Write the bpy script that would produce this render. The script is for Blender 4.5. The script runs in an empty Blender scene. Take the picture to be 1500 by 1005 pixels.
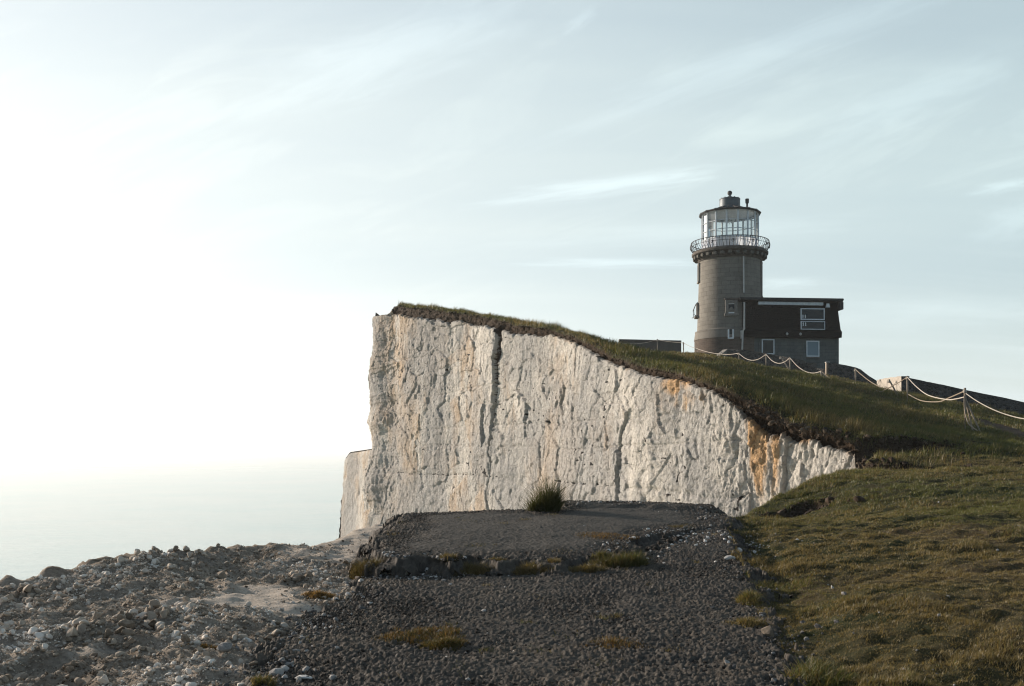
import bpy, bmesh, math, random
import numpy as np
from mathutils import Vector, Matrix

rng = np.random.default_rng(7)
random.seed(7)
sc = bpy.context.scene
COL = sc.collection
R = math.radians

# ------------------------------------------------------------------ camera maths
FPX = 1458.0                      # focal length in pixels of a 1500 px wide frame
HORIZON = 658.0                   # photo row of the eye level; the camera looks level, its lens shifted up
SEA = -34.0

def at(px, py, depth):
    """point of the place seen at photo pixel (px, py) and lying `depth` metres ahead"""
    return np.array([(px - 750.0) * depth / FPX, depth, (HORIZON - py) * depth / FPX])

# ------------------------------------------------------------------ numpy noise
def _h(ix, iy, iz, seed):
    h = (ix.astype(np.int64) * 374761393 + iy.astype(np.int64) * 668265263 +
         iz.astype(np.int64) * 2147483647 + seed * 1274126177) & 0xFFFFFFFF
    h = ((h ^ (h >> 13)) * 1274126177) & 0xFFFFFFFF
    h = ((h ^ (h >> 16)) * 2246822519) & 0xFFFFFFFF
    return ((h ^ (h >> 15)) & 0xFFFFFF) / float(0xFFFFFF)

def vn(x, y, z=None, seed=0):
    """smooth value noise, -1..1"""
    if z is None: z = np.zeros_like(x)
    x0, y0, z0 = np.floor(x), np.floor(y), np.floor(z)
    fx, fy, fz = x - x0, y - y0, z - z0
    fx, fy, fz = [f * f * f * (f * (f * 6 - 15) + 10) for f in (fx, fy, fz)]
    out = 0
    for i in (0, 1):
        for j in (0, 1):
            for k in (0, 1):
                w = (fx if i else 1 - fx) * (fy if j else 1 - fy) * (fz if k else 1 - fz)
                out = out + w * _h(x0 + i, y0 + j, z0 + k, seed)
    return out * 2 - 1

def fbm(x, y, z=None, seed=0, octs=4, gain=0.5):
    a, s, t = 1.0, 0, 0
    for o in range(octs):
        s = s + a * vn(x * 2 ** o + 13.7 * o, y * 2 ** o + 5.1 * o, None if z is None else z * 2 ** o + 3.3 * o, seed + o)
        t += a; a *= gain
    return s / t

def worley(x, y, seed=0):
    """F1, F2 distances and a random value of the nearest cell"""
    x0, y0 = np.floor(x), np.floor(y)
    f1 = np.full_like(x, 9.0); f2 = np.full_like(x, 9.0); idv = np.zeros_like(x)
    zz = np.zeros_like(x)
    for i in (-1, 0, 1):
        for j in (-1, 0, 1):
            cx, cy = x0 + i, y0 + j
            d = np.hypot(cx + _h(cx, cy, zz, seed) - x, cy + _h(cx, cy, zz, seed + 1) - y)
            m = d < f1
            f2 = np.where(m, f1, np.minimum(f2, d))
            idv = np.where(m, _h(cx, cy, zz, seed + 2), idv)
            f1 = np.where(m, d, f1)
    return f1, f2, idv

def sstep(a, b, x):
    t = np.clip((x - a) / (b - a), 0, 1)
    return t * t * (3 - 2 * t)

def seg_dist(x, y, P):
    """unsigned distance to polyline P and signed side (left positive) of the nearest segment, and its parameter"""
    best = np.full(x.shape, 1e9); side = np.zeros(x.shape); par = np.zeros(x.shape)
    n = len(P) - 1
    for i in range(n):
        a, b = P[i], P[i + 1]
        d = b - a; L2 = d @ d + 1e-12
        t = np.clip(((x - a[0]) * d[0] + (y - a[1]) * d[1]) / L2, 0, 1)
        qx, qy = x - a[0] - t * d[0], y - a[1] - t * d[1]
        dist = np.hypot(qx, qy)
        m = dist < best
        best = np.where(m, dist, best)
        side = np.where(m, d[0] * qy - d[1] * qx, side)
        par = np.where(m, (i + t) / n, par)
    return best, side, par

def inside(x, y, P):
    r = np.zeros(x.shape, bool)
    n = len(P)
    for i in range(n):
        x1, y1 = P[i]; x2, y2 = P[(i + 1) % n]
        if y1 == y2: continue
        c = ((y1 > y) != (y2 > y)) & (x < (x2 - x1) * (y - y1) / (y2 - y1) + x1)
        r ^= c
    return r

def sdf(x, y, P):
    """signed distance to closed polygon, negative inside"""
    Q = np.vstack([P, P[:1]])
    d, _, _ = seg_dist(x, y, Q)
    return np.where(inside(x, y, P), -d, d)

class TPS:
    def __init__(s, pts, lam=0.02):
        P = np.array(pts, float); s.c = P[:, :2]
        n = len(P)
        K = s.k(s.c[:, None, :] - s.c[None]) + lam * np.eye(n)
        A = np.zeros((n + 3, n + 3)); A[:n, :n] = K
        Q = np.c_[np.ones(n), s.c]; A[:n, n:] = Q; A[n:, :n] = Q.T
        s.w = np.linalg.solve(A, np.r_[P[:, 2], 0, 0, 0])
    @staticmethod
    def k(d):
        r2 = (d ** 2).sum(-1)
        return 0.5 * r2 * np.log(r2 + 1e-9)
    def __call__(s, x, y):
        sh = np.shape(x); x = np.ravel(x); y = np.ravel(y); out = np.empty(len(x))
        for i in range(0, len(x), 40000):
            q = np.c_[x[i:i + 40000], y[i:i + 40000]]
            out[i:i + 40000] = s.k(q[:, None] - s.c[None]) @ s.w[:-3] + s.w[-3] + q @ s.w[-2:]
        return out.reshape(sh)

# ------------------------------------------------------------------ mesh helpers
def np_mesh(name, V, F, mat=None, parent=None, smooth=True, attrs=None, fattrs=None):
    me = bpy.data.meshes.new(name)
    V = np.asarray(V, np.float32); F = np.asarray(F, np.int32)
    n, k = F.shape
    me.vertices.add(len(V)); me.vertices.foreach_set('co', V.ravel())
    me.loops.add(n * k); me.loops.foreach_set('vertex_index', F.ravel())
    me.polygons.add(n)
    me.polygons.foreach_set('loop_start', np.arange(n, dtype=np.int32) * k)
    me.polygons.foreach_set('loop_total', np.full(n, k, np.int32))
    me.polygons.foreach_set('use_smooth', np.full(n, smooth, bool))
    for nm, dat in (attrs or {}).items():
        dat = np.asarray(dat, np.float32)
        if dat.ndim == 1:
            me.attributes.new(nm, 'FLOAT', 'POINT').data.foreach_set('value', dat)
        else:
            c = np.ones((len(V), 4), np.float32); c[:, :3] = dat
            me.attributes.new(nm, 'FLOAT_COLOR', 'POINT').data.foreach_set('color', c.ravel())
    me.update(calc_edges=True)
    me.validate()
    o = bpy.data.objects.new(name, me); COL.objects.link(o)
    if mat: me.materials.append(mat)
    if parent: o.parent = parent
    return o

def bm_obj(name, bm, mat=None, parent=None, smooth=False):
    me = bpy.data.meshes.new(name)
    bmesh.ops.recalc_face_normals(bm, faces=bm.faces)
    bm.to_mesh(me); bm.free()
    if smooth:
        for p in me.polygons: p.use_smooth = True
        try: me.set_sharp_from_angle(angle=R(35))
        except Exception: pass
    o = bpy.data.objects.new(name, me); COL.objects.link(o)
    if mat: me.materials.append(mat)
    if parent: o.parent = parent
    return o

def empty(name, loc, rz=0):
    o = bpy.data.objects.new(name, None); COL.objects.link(o)
    o.location = loc; o.rotation_euler = (0, 0, rz); o.empty_display_size = .3
    return o

def tag(o, label=None, cat=None, group=None, kind=None):
    if label: o['label'] = label
    if cat: o['category'] = cat
    if group: o['group'] = group
    if kind: o['kind'] = kind
    return o

def box(bm, x0, x1, y0, y1, z0, z1, bev=0.0):
    g = bmesh.ops.create_cube(bm, size=1.0)
    vs = g['verts']
    for v in vs:
        v.co = Vector((x0 + (v.co.x + .5) * (x1 - x0), y0 + (v.co.y + .5) * (y1 - y0), z0 + (v.co.z + .5) * (z1 - z0)))
    if bev:
        es = list({e for v in vs for e in v.link_edges})
        bmesh.ops.bevel(bm, geom=es, offset=bev, segments=1, profile=.5, affect='EDGES')

def lathe(bm, prof, n=64, uv=True, rot=0.0):
    """profile [(r, z), ...] turned about z; uv in metres"""
    lay = bm.loops.layers.uv.verify() if uv else None
    rings = []
    for r, z in prof:
        rings.append([bm.verts.new((r * math.cos(2 * math.pi * i / n + rot), r * math.sin(2 * math.pi * i / n + rot), z)) for i in range(n)])
    for a in range(len(prof) - 1):
        ra, za = prof[a]; rb, zb = prof[a + 1]
        if abs(ra) < 1e-5 and abs(rb) < 1e-5: continue
        for i in range(n):
            j = (i + 1) % n
            f = bm.faces.new((rings[a][i], rings[a][j], rings[b_ := a + 1][j], rings[b_][i]))
            if lay:
                rr = max(ra, rb)
                u0, u1 = rr * 2 * math.pi * i / n, rr * 2 * math.pi * (i + 1) / n
                for lp, (u, v) in zip(f.loops, ((u0, za), (u1, za), (u1, zb), (u0, zb))):
                    lp[lay].uv = (u, v)
    bmesh.ops.remove_doubles(bm, verts=bm.verts, dist=1e-5)

def tube(bm, pts, r, n=6, r_end=None, caps=True):
    pts = [Vector(p) for p in pts]
    rings = []
    up = Vector((0, 0, 1))
    for i, p in enumerate(pts):
        t = (pts[min(i + 1, len(pts) - 1)] - pts[max(i - 1, 0)]).normalized()
        a = t.cross(up)
        if a.length < 1e-3: a = t.cross(Vector((1, 0, 0)))
        a.normalize(); b = t.cross(a)
        rr = r if r_end is None else r + (r_end - r) * i / (len(pts) - 1)
        rings.append([bm.verts.new(p + (a * math.cos(2 * math.pi * k / n) + b * math.sin(2 * math.pi * k / n)) * rr) for k in range(n)])
    for i in range(len(rings) - 1):
        for k in range(n):
            bm.faces.new((rings[i][k], rings[i][(k + 1) % n], rings[i + 1][(k + 1) % n], rings[i + 1][k]))
    if caps:
        bm.faces.new(rings[0]); bm.faces.new(rings[-1][::-1])

# ------------------------------------------------------------------ node helpers
class NT:
    def __init__(s, mat):
        s.t = mat.node_tree; s.n = s.t.nodes; s.l = s.t.links
    def node(s, typ, **kw):
        nd = s.n.new(typ)
        for k, v in kw.items():
            if k.startswith('in_'):
                key = k[3:]; key = int(key) if key.isdigit() else key.replace('_', ' ')
                s.set(nd.inputs[key], v)
            else: setattr(nd, k, v)
        return nd
    def set(s, inp, v):
        if hasattr(v, 'is_output') or isinstance(v, bpy.types.NodeSocket): s.l.new(v, inp)
        else: inp.default_value = v
    def noise(s, vec, scale, detail=4, rough=.55, dist=0.0, typ='FBM'):
        nd = s.node('ShaderNodeTexNoise'); s.set(nd.inputs['Vector'], vec)
        nd.inputs['Scale'].default_value = scale; nd.inputs['Detail'].default_value = detail
        nd.inputs['Roughness'].default_value = rough; nd.inputs['Distortion'].default_value = dist
        return nd.outputs['Fac']
    def mapr(s, v, a, b, c=0.0, d=1.0, smooth=False):
        nd = s.node('ShaderNodeMapRange'); nd.interpolation_type = 'SMOOTHSTEP' if smooth else 'LINEAR'
        s.set(nd.inputs[0], v)
        for i, q in enumerate((a, b, c, d)): s.set(nd.inputs[1 + i], q)
        return nd.outputs[0]
    def math(s, op, a, b=None, clamp=False):
        nd = s.node('ShaderNodeMath', operation=op); nd.use_clamp = clamp
        s.set(nd.inputs[0], a)
        if b is not None: s.set(nd.inputs[1], b)
        return nd.outputs[0]
    def mix(s, f, a, b, blend='MIX'):
        nd = s.node('ShaderNodeMix', data_type='RGBA', blend_type=blend)
        s.set(nd.inputs[0], f)
        for i, q in ((6, a), (7, b)):
            if isinstance(q, tuple) and len(q) == 3: q = (*q, 1)
            s.set(nd.inputs[i], q)
        return nd.outputs[2]
    def mapping(s, vec, scale=(1, 1, 1), rot=(0, 0, 0), loc=(0, 0, 0)):
        nd = s.node('ShaderNodeMapping'); s.set(nd.inputs['Vector'], vec)
        nd.inputs['Scale'].default_value = scale; nd.inputs['Rotation'].default_value = rot; nd.inputs['Location'].default_value = loc
        return nd.outputs[0]
    def bump(s, h, strength=.5, dist=.02, normal=None):
        nd = s.node('ShaderNodeBump'); nd.inputs['Strength'].default_value = strength; nd.inputs['Distance'].default_value = dist
        s.set(nd.inputs['Height'], h)
        if normal: s.set(nd.inputs['Normal'], normal)
        return nd.outputs[0]
    def attr(s, name):
        return s.node('ShaderNodeAttribute', attribute_name=name)

def material(name, color=(.5, .5, .5), rough=.8, metal=0.0, spec=.3):
    m = bpy.data.materials.new(name); m.use_nodes = True
    b = m.node_tree.nodes['Principled BSDF']
    b.inputs['Base Color'].default_value = (*color, 1)
    b.inputs['Roughness'].default_value = rough; b.inputs['Metallic'].default_value = metal
    b.inputs['Specular IOR Level'].default_value = spec
    return m, NT(m), b

def weathered(name, color, color2, rough=.8, scale=3.0, bump=.3, metal=0.0, stretch=(1, 1, 1), spec=.3, bdist=.01):
    m, t, b = material(name, color, rough, metal, spec)
    co = t.node('ShaderNodeTexCoord').outputs['Object']
    co = t.mapping(co, stretch)
    n1 = t.noise(co, scale, 6, .62)
    t.set(b.inputs['Base Color'], t.mix(t.mapr(n1, .35, .68), color, color2))
    n2 = t.noise(co, scale * 9, 4, .6)
    t.set(b.inputs['Normal'], t.bump(n2, bump, bdist))
    t.set(b.inputs['Roughness'], t.mapr(n2, .3, .7, max(.05, rough - .1), min(1, rough + .1)))
    return m
# ------------------------------------------------------------------ lie of the land
_px = [ # photo pixel of a point of the bare ground, metres ahead
 (100,1005,6.0),(400,1005,6.0),(100,910,7.2),(300,900,7.5),(300,855,8.6),(460,880,8.2),
 (0,852,8.6),(120,836,9.0),(222,816,9.5),(270,807,10.0),(350,806,10.6),(400,798,11.0),(480,799,11.8),(530,784,12.8),(550,774,13.4),
 (480,845,9.6),(520,835,10.0),
 (1200,1005,5.7),(1480,1000,5.6),(1200,912,7.2),(1320,905,7.1),(1450,900,7.0),(1200,802,11),(1450,800,10.5),(1300,722,17),(1480,720,16),
 (1120,765,16.6),(1110,748,18),(1200,700,20),(1262,690,21.6),(1310,680,23),(1400,690,20),(1480,652,27),
 (1280,637,25.4),(1160,608,27),(1110,580,28),(1050,556,29.5),(1010,545,31),(950,532,33.5),(900,515,36),(850,492,38.5),
 (800,478,42.5),(735,468,48),(660,455,54),(582,446,60),
 (1010,529,36),(1010,521,50),(1000,520,70),(940,521,50),(960,520,72),
 (1065,526,66),(1150,560,44),(1120,540,62),(1210,552,62),(1285,574,54),(1325,577,51),(1400,592,50),(1500,614,49),(1400,616,37),(1300,591,42),
 (1150,590,32),(1250,605,34),
 (1228,545,80),(1090,528,80),(1020,517,84),(905,519,84),(960,519,84),
 (735,478,62),(660,467,61),(850,503,60),(900,521,60),(912,522,45),(930,523,42),
 (1121,543,69.5),(1156,553,68.5),(1191,561,66.5),(1218,565,64),(1075,531,71),
 (1300,574,62),(1400,600,62),(1500,622,60),(1300,568,85),(1450,608,85),
]
LP = [tuple(at(*p)) for p in _px]
_road = [(700,1005,5.8),(400,1005,5.8),(1130,1005,5.7),(480,900,7.7),(1080,900,7.6),(560,855,9.0),(930,843,9.3),(1080,820,10.1),
         (1060,778,12.2),(960,792,11.3),(750,900,7.65),(600,845,9.5)]
RP = [tuple(at(*p)) for p in _road]
LP += [(p[0], p[1], p[2] - .075) for p in RP]
LP += [(-1.1,9.9,-1.15),(0,9.9,-1.16),(-1.2,13.2,-1.1),(.6,14.2,-1.05),(2.6,14.0,-1.0),(-.3,11.5,-1.18),(1.2,12,-1.1),
       (0,0,-1.62),(0,3,-1.55),(0,-20,-1.9),(-6,-8,-2.0),(20,-8,-2.5),(-5,3,-1.7),(12,4,-1.6),(20,12,-1.6),(40,20,-4),(60,60,-4),(60,100,-2),
       (20,120,7.0),(0,110,7.5),(0,85,8.0),(-5,75,8.6),(35,130,1.5)]
TERR = TPS(LP, .03)
RTOP = TPS([(*p[:2], p[2]) for p in RP] + [(0,3,-1.48)], .02)
_slab = [(560,814,9.75),(800,820,9.8),(930,809,10.2),(600,752,13.3),(720,747,13.8),(830,742,14.2),(1030,745,14.3),(1060,765,13.0),(960,786,11.3),(545,800,10.4),(760,770,11.9)]
SP_ = [tuple(at(*p)) for p in _slab]
STOP = TPS(SP_, .02)

def pl(*pts): return np.array([at(*p)[:2] for p in pts])

# coast line of the land's upper edge, walked with the land on the left hand going away from the camera ... 
coast = [(-13,-45),(-9.5,-12),(-8.2,2),(-6.6,7.0)]
coast += [tuple(p) for p in pl((0,830,9.0),(120,815,9.6),(270,792,10.6),(400,795,11.6),(490,793,12.5),(540,772,14.0),(600,750,14.1),
          (720,745,14.6),(830,738,15.2),(1040,738,15.4),(1068,765,16.3),(1100,757,17.4),(1112,746,18.1),(1200,700,20.1),(1262,690,21.8))]
NB = len(coast)
coast += [tuple(p) for p in pl((1285,668,23.6),(1265,640,25.0),(1210,622,26.0),(1160,606,26.9),(1120,595,27.6),(1075,570,28.3),(1045,560,29.0),(1000,545,31),
          (950,530,33.0),(900,512,35.6),(850,500,38.6),(800,497,42.6),(762,485,46.0),(735,482,48.2),(690,474,51.5),(640,466,55.0),(600,462,58.5),(578,458,60.5))]
NT_ = len(coast)
coast += [(-8.65,62),(-9.0,64.5),(-8.1,69.5),(-4,79),(6,97),(20,115),(42,136),(80,150)]
coast = np.array(coast)
land_poly = np.vstack([coast, [(130,150),(130,-45)]])
def resample(P, step):
    seg = np.hypot(*np.diff(P, axis=0).T); L = np.r_[0, np.cumsum(seg)]
    s = np.arange(0, L[-1], step)
    return np.c_[np.interp(s, L, P[:, 0]), np.interp(s, L, P[:, 1])], s, L
def chaikin(P, n=2):
    for _ in range(n):
        q = .75 * P[:-1] + .25 * P[1:]; r = .25 * P[:-1] + .75 * P[1:]
        P = np.vstack([P[:1], np.stack([q, r], 1).reshape(-1, 2), P[-1:]])
    return P
coast_s = chaikin(coast, 2)
land_s = np.vstack([coast_s, [(130,150),(130,-45)]])
# the turf stops short of the bare chalk at the very tip
turf_c = np.vstack([coast[:NT_], [(-6.0,62.2),(-5.3,65.5),(-4.0,71),(0,80)], coast[NT_ + 4:]])
land_turf = np.vstack([chaikin(turf_c, 2), [(130,150),(130,-45)]])

# outlines in plan
road_out = pl((365,1005,5.8),(400,950,6.7),(450,903,7.6),(520,870,8.5),(548,842,9.5),(575,835,9.8),(640,825,10.2),(940,815,10.4),(1000,770,12.6),(1060,763,13.2),
              (1088,832,9.6),(1112,882,8.0),(1140,932,6.8),(1152,1005,5.7))
road_out = np.vstack([road_out, [(1.75,4.2),(1.8,-6),(-1.9,-6),(-1.75,4.2)]])
slab_out = pl((548,803,10.2),(556,812,9.75),(585,822,9.62),(620,814,9.8),(655,826,9.55),(690,816,9.8),(735,824,9.6),(770,815,9.85),(815,826,9.55),(850,812,9.95),(890,814,9.9),(925,806,10.2),(930,790,11.0),(985,781,11.7),(1068,770,12.8),
              (1066,757,13.6),(1040,740,14.6),(940,737,14.7),(825,737,14.7),(812,750,13.9),(770,752,13.7),(720,747,13.9),(640,750,13.6),(598,752,13.4),(570,772,12.0),(556,790,11.0))
rub_line = np.vstack([[(-1.8,-6),(-1.75,4.2)], pl((365,1005,5.8),(400,950,6.7),(450,903,7.6),(520,870,8.5),(545,830,9.7),(548,800,10.4),(570,772,12.0),(598,752,13.6)), [(-1.4,15.5)]])
# rough scarps (turf torn and slipped near the notch): polyline, drop, run-out
scarps = [(pl((1255,640,24.9),(1300,640,25.2),(1335,648,25.3),(1370,655,25.2),(1420,660,25.2)), .48, 1.6),
          (pl((1255,664,23.4),(1290,672,23.2),(1340,688,22.6),(1400,697,22.0),(1450,702,21.7)), .50, 1.7),
          (pl((1100,752,17.3),(1130,744,17.6),(1175,742,17.8),(1225,747,17.6)), .40, 1.2),
          (pl((1080,590,27.4),(1130,604,26.8),(1200,632,25.6),(1255,640,25.2)), .15, .6)]
path_line = pl((1425,611,39.5),(1455,617,37.5),(1490,628,34.5),(1560,650,30))

def ground(x, y, detail=True):
    """height of the land and masks: rubble, grass, soil"""
    z = TERR(x, y)
    d, side, _ = seg_dist(x, y, rub_line)
    sgn = np.where(side > 0, d, -d)                       # positive = west of the road
    wob = .22 * fbm(x * 1.3, y * 1.3, seed=11)
    rub = sstep(-.12, .12, sgn + wob) * sstep(17, 14.5, y + 0 * x)
    soil = np.zeros_like(z)
    # ditch along the east side of the road
    er = pl((1060,763,13.2),(1088,832,9.6),(1112,882,8.0),(1140,932,6.8),(1152,1005,5.7))
    er = np.vstack([er, [(1.75,3)]])
    d2, s2, _ = seg_dist(x, y, er)
    s2 = np.where(s2 > 0, d2, -d2)                        # positive = east side
    z = z - .05 * np.exp(-((s2 - .28) / .26) ** 2) * sstep(15.5, 13, y)
    if detail:
        far = sstep(28, 45, y)
        z = z + (1 - rub) * (.055 * fbm(x * 1.1, y * 1.1, seed=3, octs=3) + .050 * fbm(x * 4, y * 5, seed=5, octs=3) * (1 - far) + .022 * fbm(x * 13, y * 15, seed=6, octs=2) * sstep(20, 12, y)
                             + .10 * far * fbm(x * .5, y * .5, seed=8, octs=3)) * np.where(sdf_road(x, y) < .1, .25, 1)
        for P, A, run in scarps:
            w = np.c_[x.ravel(), y.ravel()]
            lo, hi = P.min(0) - 2.5, P.max(0) + 2.5
            sel = (x > lo[0]) & (x < hi[0]) & (y > lo[1]) & (y < hi[1])
            if not sel.any(): continue
            xs, ys = x[sel], y[sel]
            dd, ss, par = seg_dist(xs, ys, P)
            dd = np.where(ss < 0, dd, -dd) + .16 * fbm(xs * 1.7, ys * 1.7, seed=21) + .07 * fbm(xs * 6, ys * 6, seed=22)   # positive = camera side, downhill
            fade = np.clip(1.0 - par, 0, 1) ** .6
            drop = A * fade * sstep(-.02, .10, dd) * sstep(run, .25, dd)
            z[sel] -= drop
            soil[sel] = np.maximum(soil[sel], fade ** .5 * sstep(-.02, .05, dd) * sstep(run * .75, run * .25, dd + .45 * fbm(xs * 3, ys * 3, seed=23)))
        # rubble banks
        f1, f2, idv = worley(x * 1.1, y * 1.1 + .3, 31)
        lump = -.17 + .06 * fbm(x * .9, y * .9, seed=33, octs=3) + .10 * np.clip(.55 - f1, 0, 1) + .07 * (1 - 2 * np.abs(fbm(x * 2.6, y * 2.6, seed=34, octs=3)))
        g1, g2, gid = worley(x * 6.5, y * 6.5, 35)
        h1, h2, hid = worley(x * 14, y * 14, 37)
        rocky = 1 - sstep(1.8, .6, sgn + .8 * fbm(x * 1.1, y * 1.1, seed=38, octs=3)) * sstep(-.25, .15, fbm(x * .8 + 3, y * .8, seed=39, octs=3) + .15)
        st = .075 * np.clip(.62 - g1, 0, 1) * (.4 + gid) + .03 * np.clip(.6 - h1, 0, 1) * (.4 + hid)
        z = z + rub * (lump * (.35 + .65 * sstep(.3, 1.8, sgn)) + st * (.25 + .75 * rocky) + .02 * fbm(x * 9, y * 9, seed=41, octs=3))
    else:
        rocky = np.zeros_like(z)
    dp, _, _ = seg_dist(x, y, path_line)
    z = z + soil * (.07 * fbm(x * 4, y * 4, seed=45, octs=4) + .05 * fbm(x * 14, y * 14, seed=46, octs=2))
    soil = np.maximum(soil, .9 * sstep(.9, .45, dp + .3 * fbm(x * .8, y * .8, seed=44)))
    return z, rub, soil, rocky, sgn

def sdf_road(x, y):
    out = np.full(x.shape, 5.0)
    sel = (x > -4) & (x < 4) & (y > -6) & (y < 16)
    if sel.any():
        a = sdf(x[sel], y[sel], road_out); b = sdf(x[sel], y[sel], slab_out)
        out[sel] = np.minimum(a, b)
    return out

def Hs(x, y):
    a = np.array([float(x)]); b = np.array([float(y)])
    return float(ground(a, b)[0][0])

# ---- ground sheet on a stretched grid
def axis(segs):
    out = [segs[0][0]]
    for a, b, st in segs:
        n = max(1, int(round((b - a) / st))); out += list(np.linspace(a, b, n + 1)[1:])
    return np.array(out)
gx = axis([(-20,-10,1.0),(-10,-6,.15),(-6,10,.045),(10,16,.09),(16,34,.25),(34,130,3.0)])
gy = axis([(-45,0,2.0),(0,4.5,.3),(4.5,15,.04),(15,31,.065),(31,50,.13),(50,72,.22),(72,100,.45),(100,150,1.6)])
X, Y = np.meshgrid(gx, gy)
Z, RUB, SOIL, ROCK, SGN = ground(X, Y)
SD = np.full(X.shape, -9.0)
near = np.zeros(X.shape, bool)
SD = sdf(X, Y, land_turf)
EDGE_W = .10 * fbm(X * 1.6, Y * 1.6, seed=51, octs=4)
SDW = SD + EDGE_W * sstep(-1.2, -.2, SD)
Z = Z - np.where(SDW > -.05, ((SDW + .05) / .28) ** 2 * .22, 0)
# under the tarmac the ground stays below the slab
keep = SDW < .22
idx = np.arange(X.size).reshape(X.shape)
kf = keep[:-1, :-1] & keep[1:, :-1] & keep[:-1, 1:] & keep[1:, 1:]
F = np.stack([idx[:-1, :-1][kf], idx[:-1, 1:][kf], idx[1:, 1:][kf], idx[1:, :-1][kf]], 1)
V = np.stack([X.ravel(), Y.ravel(), Z.ravel()], 1)
used = np.zeros(len(V), bool); used[F.ravel()] = True
remap = np.cumsum(used) - 1
zone = np.stack([RUB.ravel(), SOIL.ravel(), ROCK.ravel()], 1)[used]

# ---- materials of the land
def mat_ground():
    m, t, b = material('ground_turf', rough=.95, spec=.1)
    pos = t.node('ShaderNodeNewGeometry')
    P, N = pos.outputs['Position'], pos.outputs['Normal']
    zc = t.node('ShaderNodeSeparateColor'); t.set(zc.inputs[0], t.attr('zone').outputs['Color'])
    rub, soil, rock = zc.outputs[0], zc.outputs[1], zc.outputs[2]
    nb = t.noise(P, .35, 5, .6); nm = t.noise(P, 2.2, 6, .65); nf = t.noise(P, 22, 5, .7)
    green = t.mix(t.mapr(nm, .35, .65), (.016,.021,.007), (.040,.040,.014))
    dry = t.mix(t.mapr(nf, .3, .7), (.036,.026,.014), (.080,.060,.030))
    grass = t.mix(t.mapr(t.math('ADD', nb, t.math('MULTIPLY', nm, .5)), .66, .9), green, dry)
    earth = t.mix(t.mapr(nf, .3, .7), (.026,.018,.012), (.075,.052,.034))
    # chalk rubble
    cw = t.mix(t.mapr(nf, .3, .65), (.16,.125,.092), (.34,.29,.235))
    cd = t.mix(t.mapr(nf, .3, .7), (.075,.055,.037), (.21,.165,.12))
    chalk = t.mix(t.mapr(t.noise(P, 1.6, 7, .7), .42, .62), cw, cd)
    sand = t.mix(t.mapr(nf, .3, .7), (.29,.24,.19), (.46,.40,.335))
    chalk = t.mix(t.mapr(rock, .15, .5), sand, chalk)
    sn = t.node('ShaderNodeSeparateXYZ'); t.set(sn.inputs[0], N)
    steep = t.mapr(sn.outputs[2], .80, .60)
    base = t.mix(t.math('MAXIMUM', t.mapr(t.math('ADD', soil, t.math('MULTIPLY', nf, .3)), .3, .6), t.math('MULTIPLY', steep, .9)), grass, earth)
    base = t.mix(rub, base, chalk)
    t.set(b.inputs['Base Color'], base)
    t.set(b.inputs['Normal'], t.bump(t.math('ADD', nf, t.math('MULTIPLY', t.noise(P, 70, 3, .7), .5)), .8, .03))
    return m
M_ground = mat_ground()
g = np_mesh('ground', V[used], remap[F], M_ground, attrs={'zone': zone})
tag(g, kind='structure')

# ------------------------------------------------------------------ the tarmac
def mat_tarmac():
    m, t, b = material('worn_tarmac', rough=.85, spec=.25)
    P = t.node('ShaderNodeNewGeometry').outputs['Position']
    rnd = t.attr('cell').outputs['Fac']
    nf = t.noise(P, 60, 4, .7); nb = t.noise(P, 1.1, 5, .6)
    c = t.mix(rnd, (.014,.012,.010), (.070,.060,.049))
    c = t.mix(t.mapr(rnd, .94, .97), c, (.16,.14,.115))
    c = t.mix(t.mapr(nf, .4, .75, 0, .4), c, (.062,.055,.046))
    dust = t.mapr(nb, .46, .66, 0, .62)
    c = t.mix(dust, c, (.088,.071,.052))
    c = t.mix(t.attr('grit').outputs['Fac'], c, t.mix(t.mapr(nf,.3,.7), (.022,.019,.015), (.075,.064,.051)))
    t.set(b.inputs['Base Color'], c)
    t.set(b.inputs['Normal'], t.bump(t.noise(P, 120, 3, .7), .6, .008))
    return m
M_tar = mat_tarmac()

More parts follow.
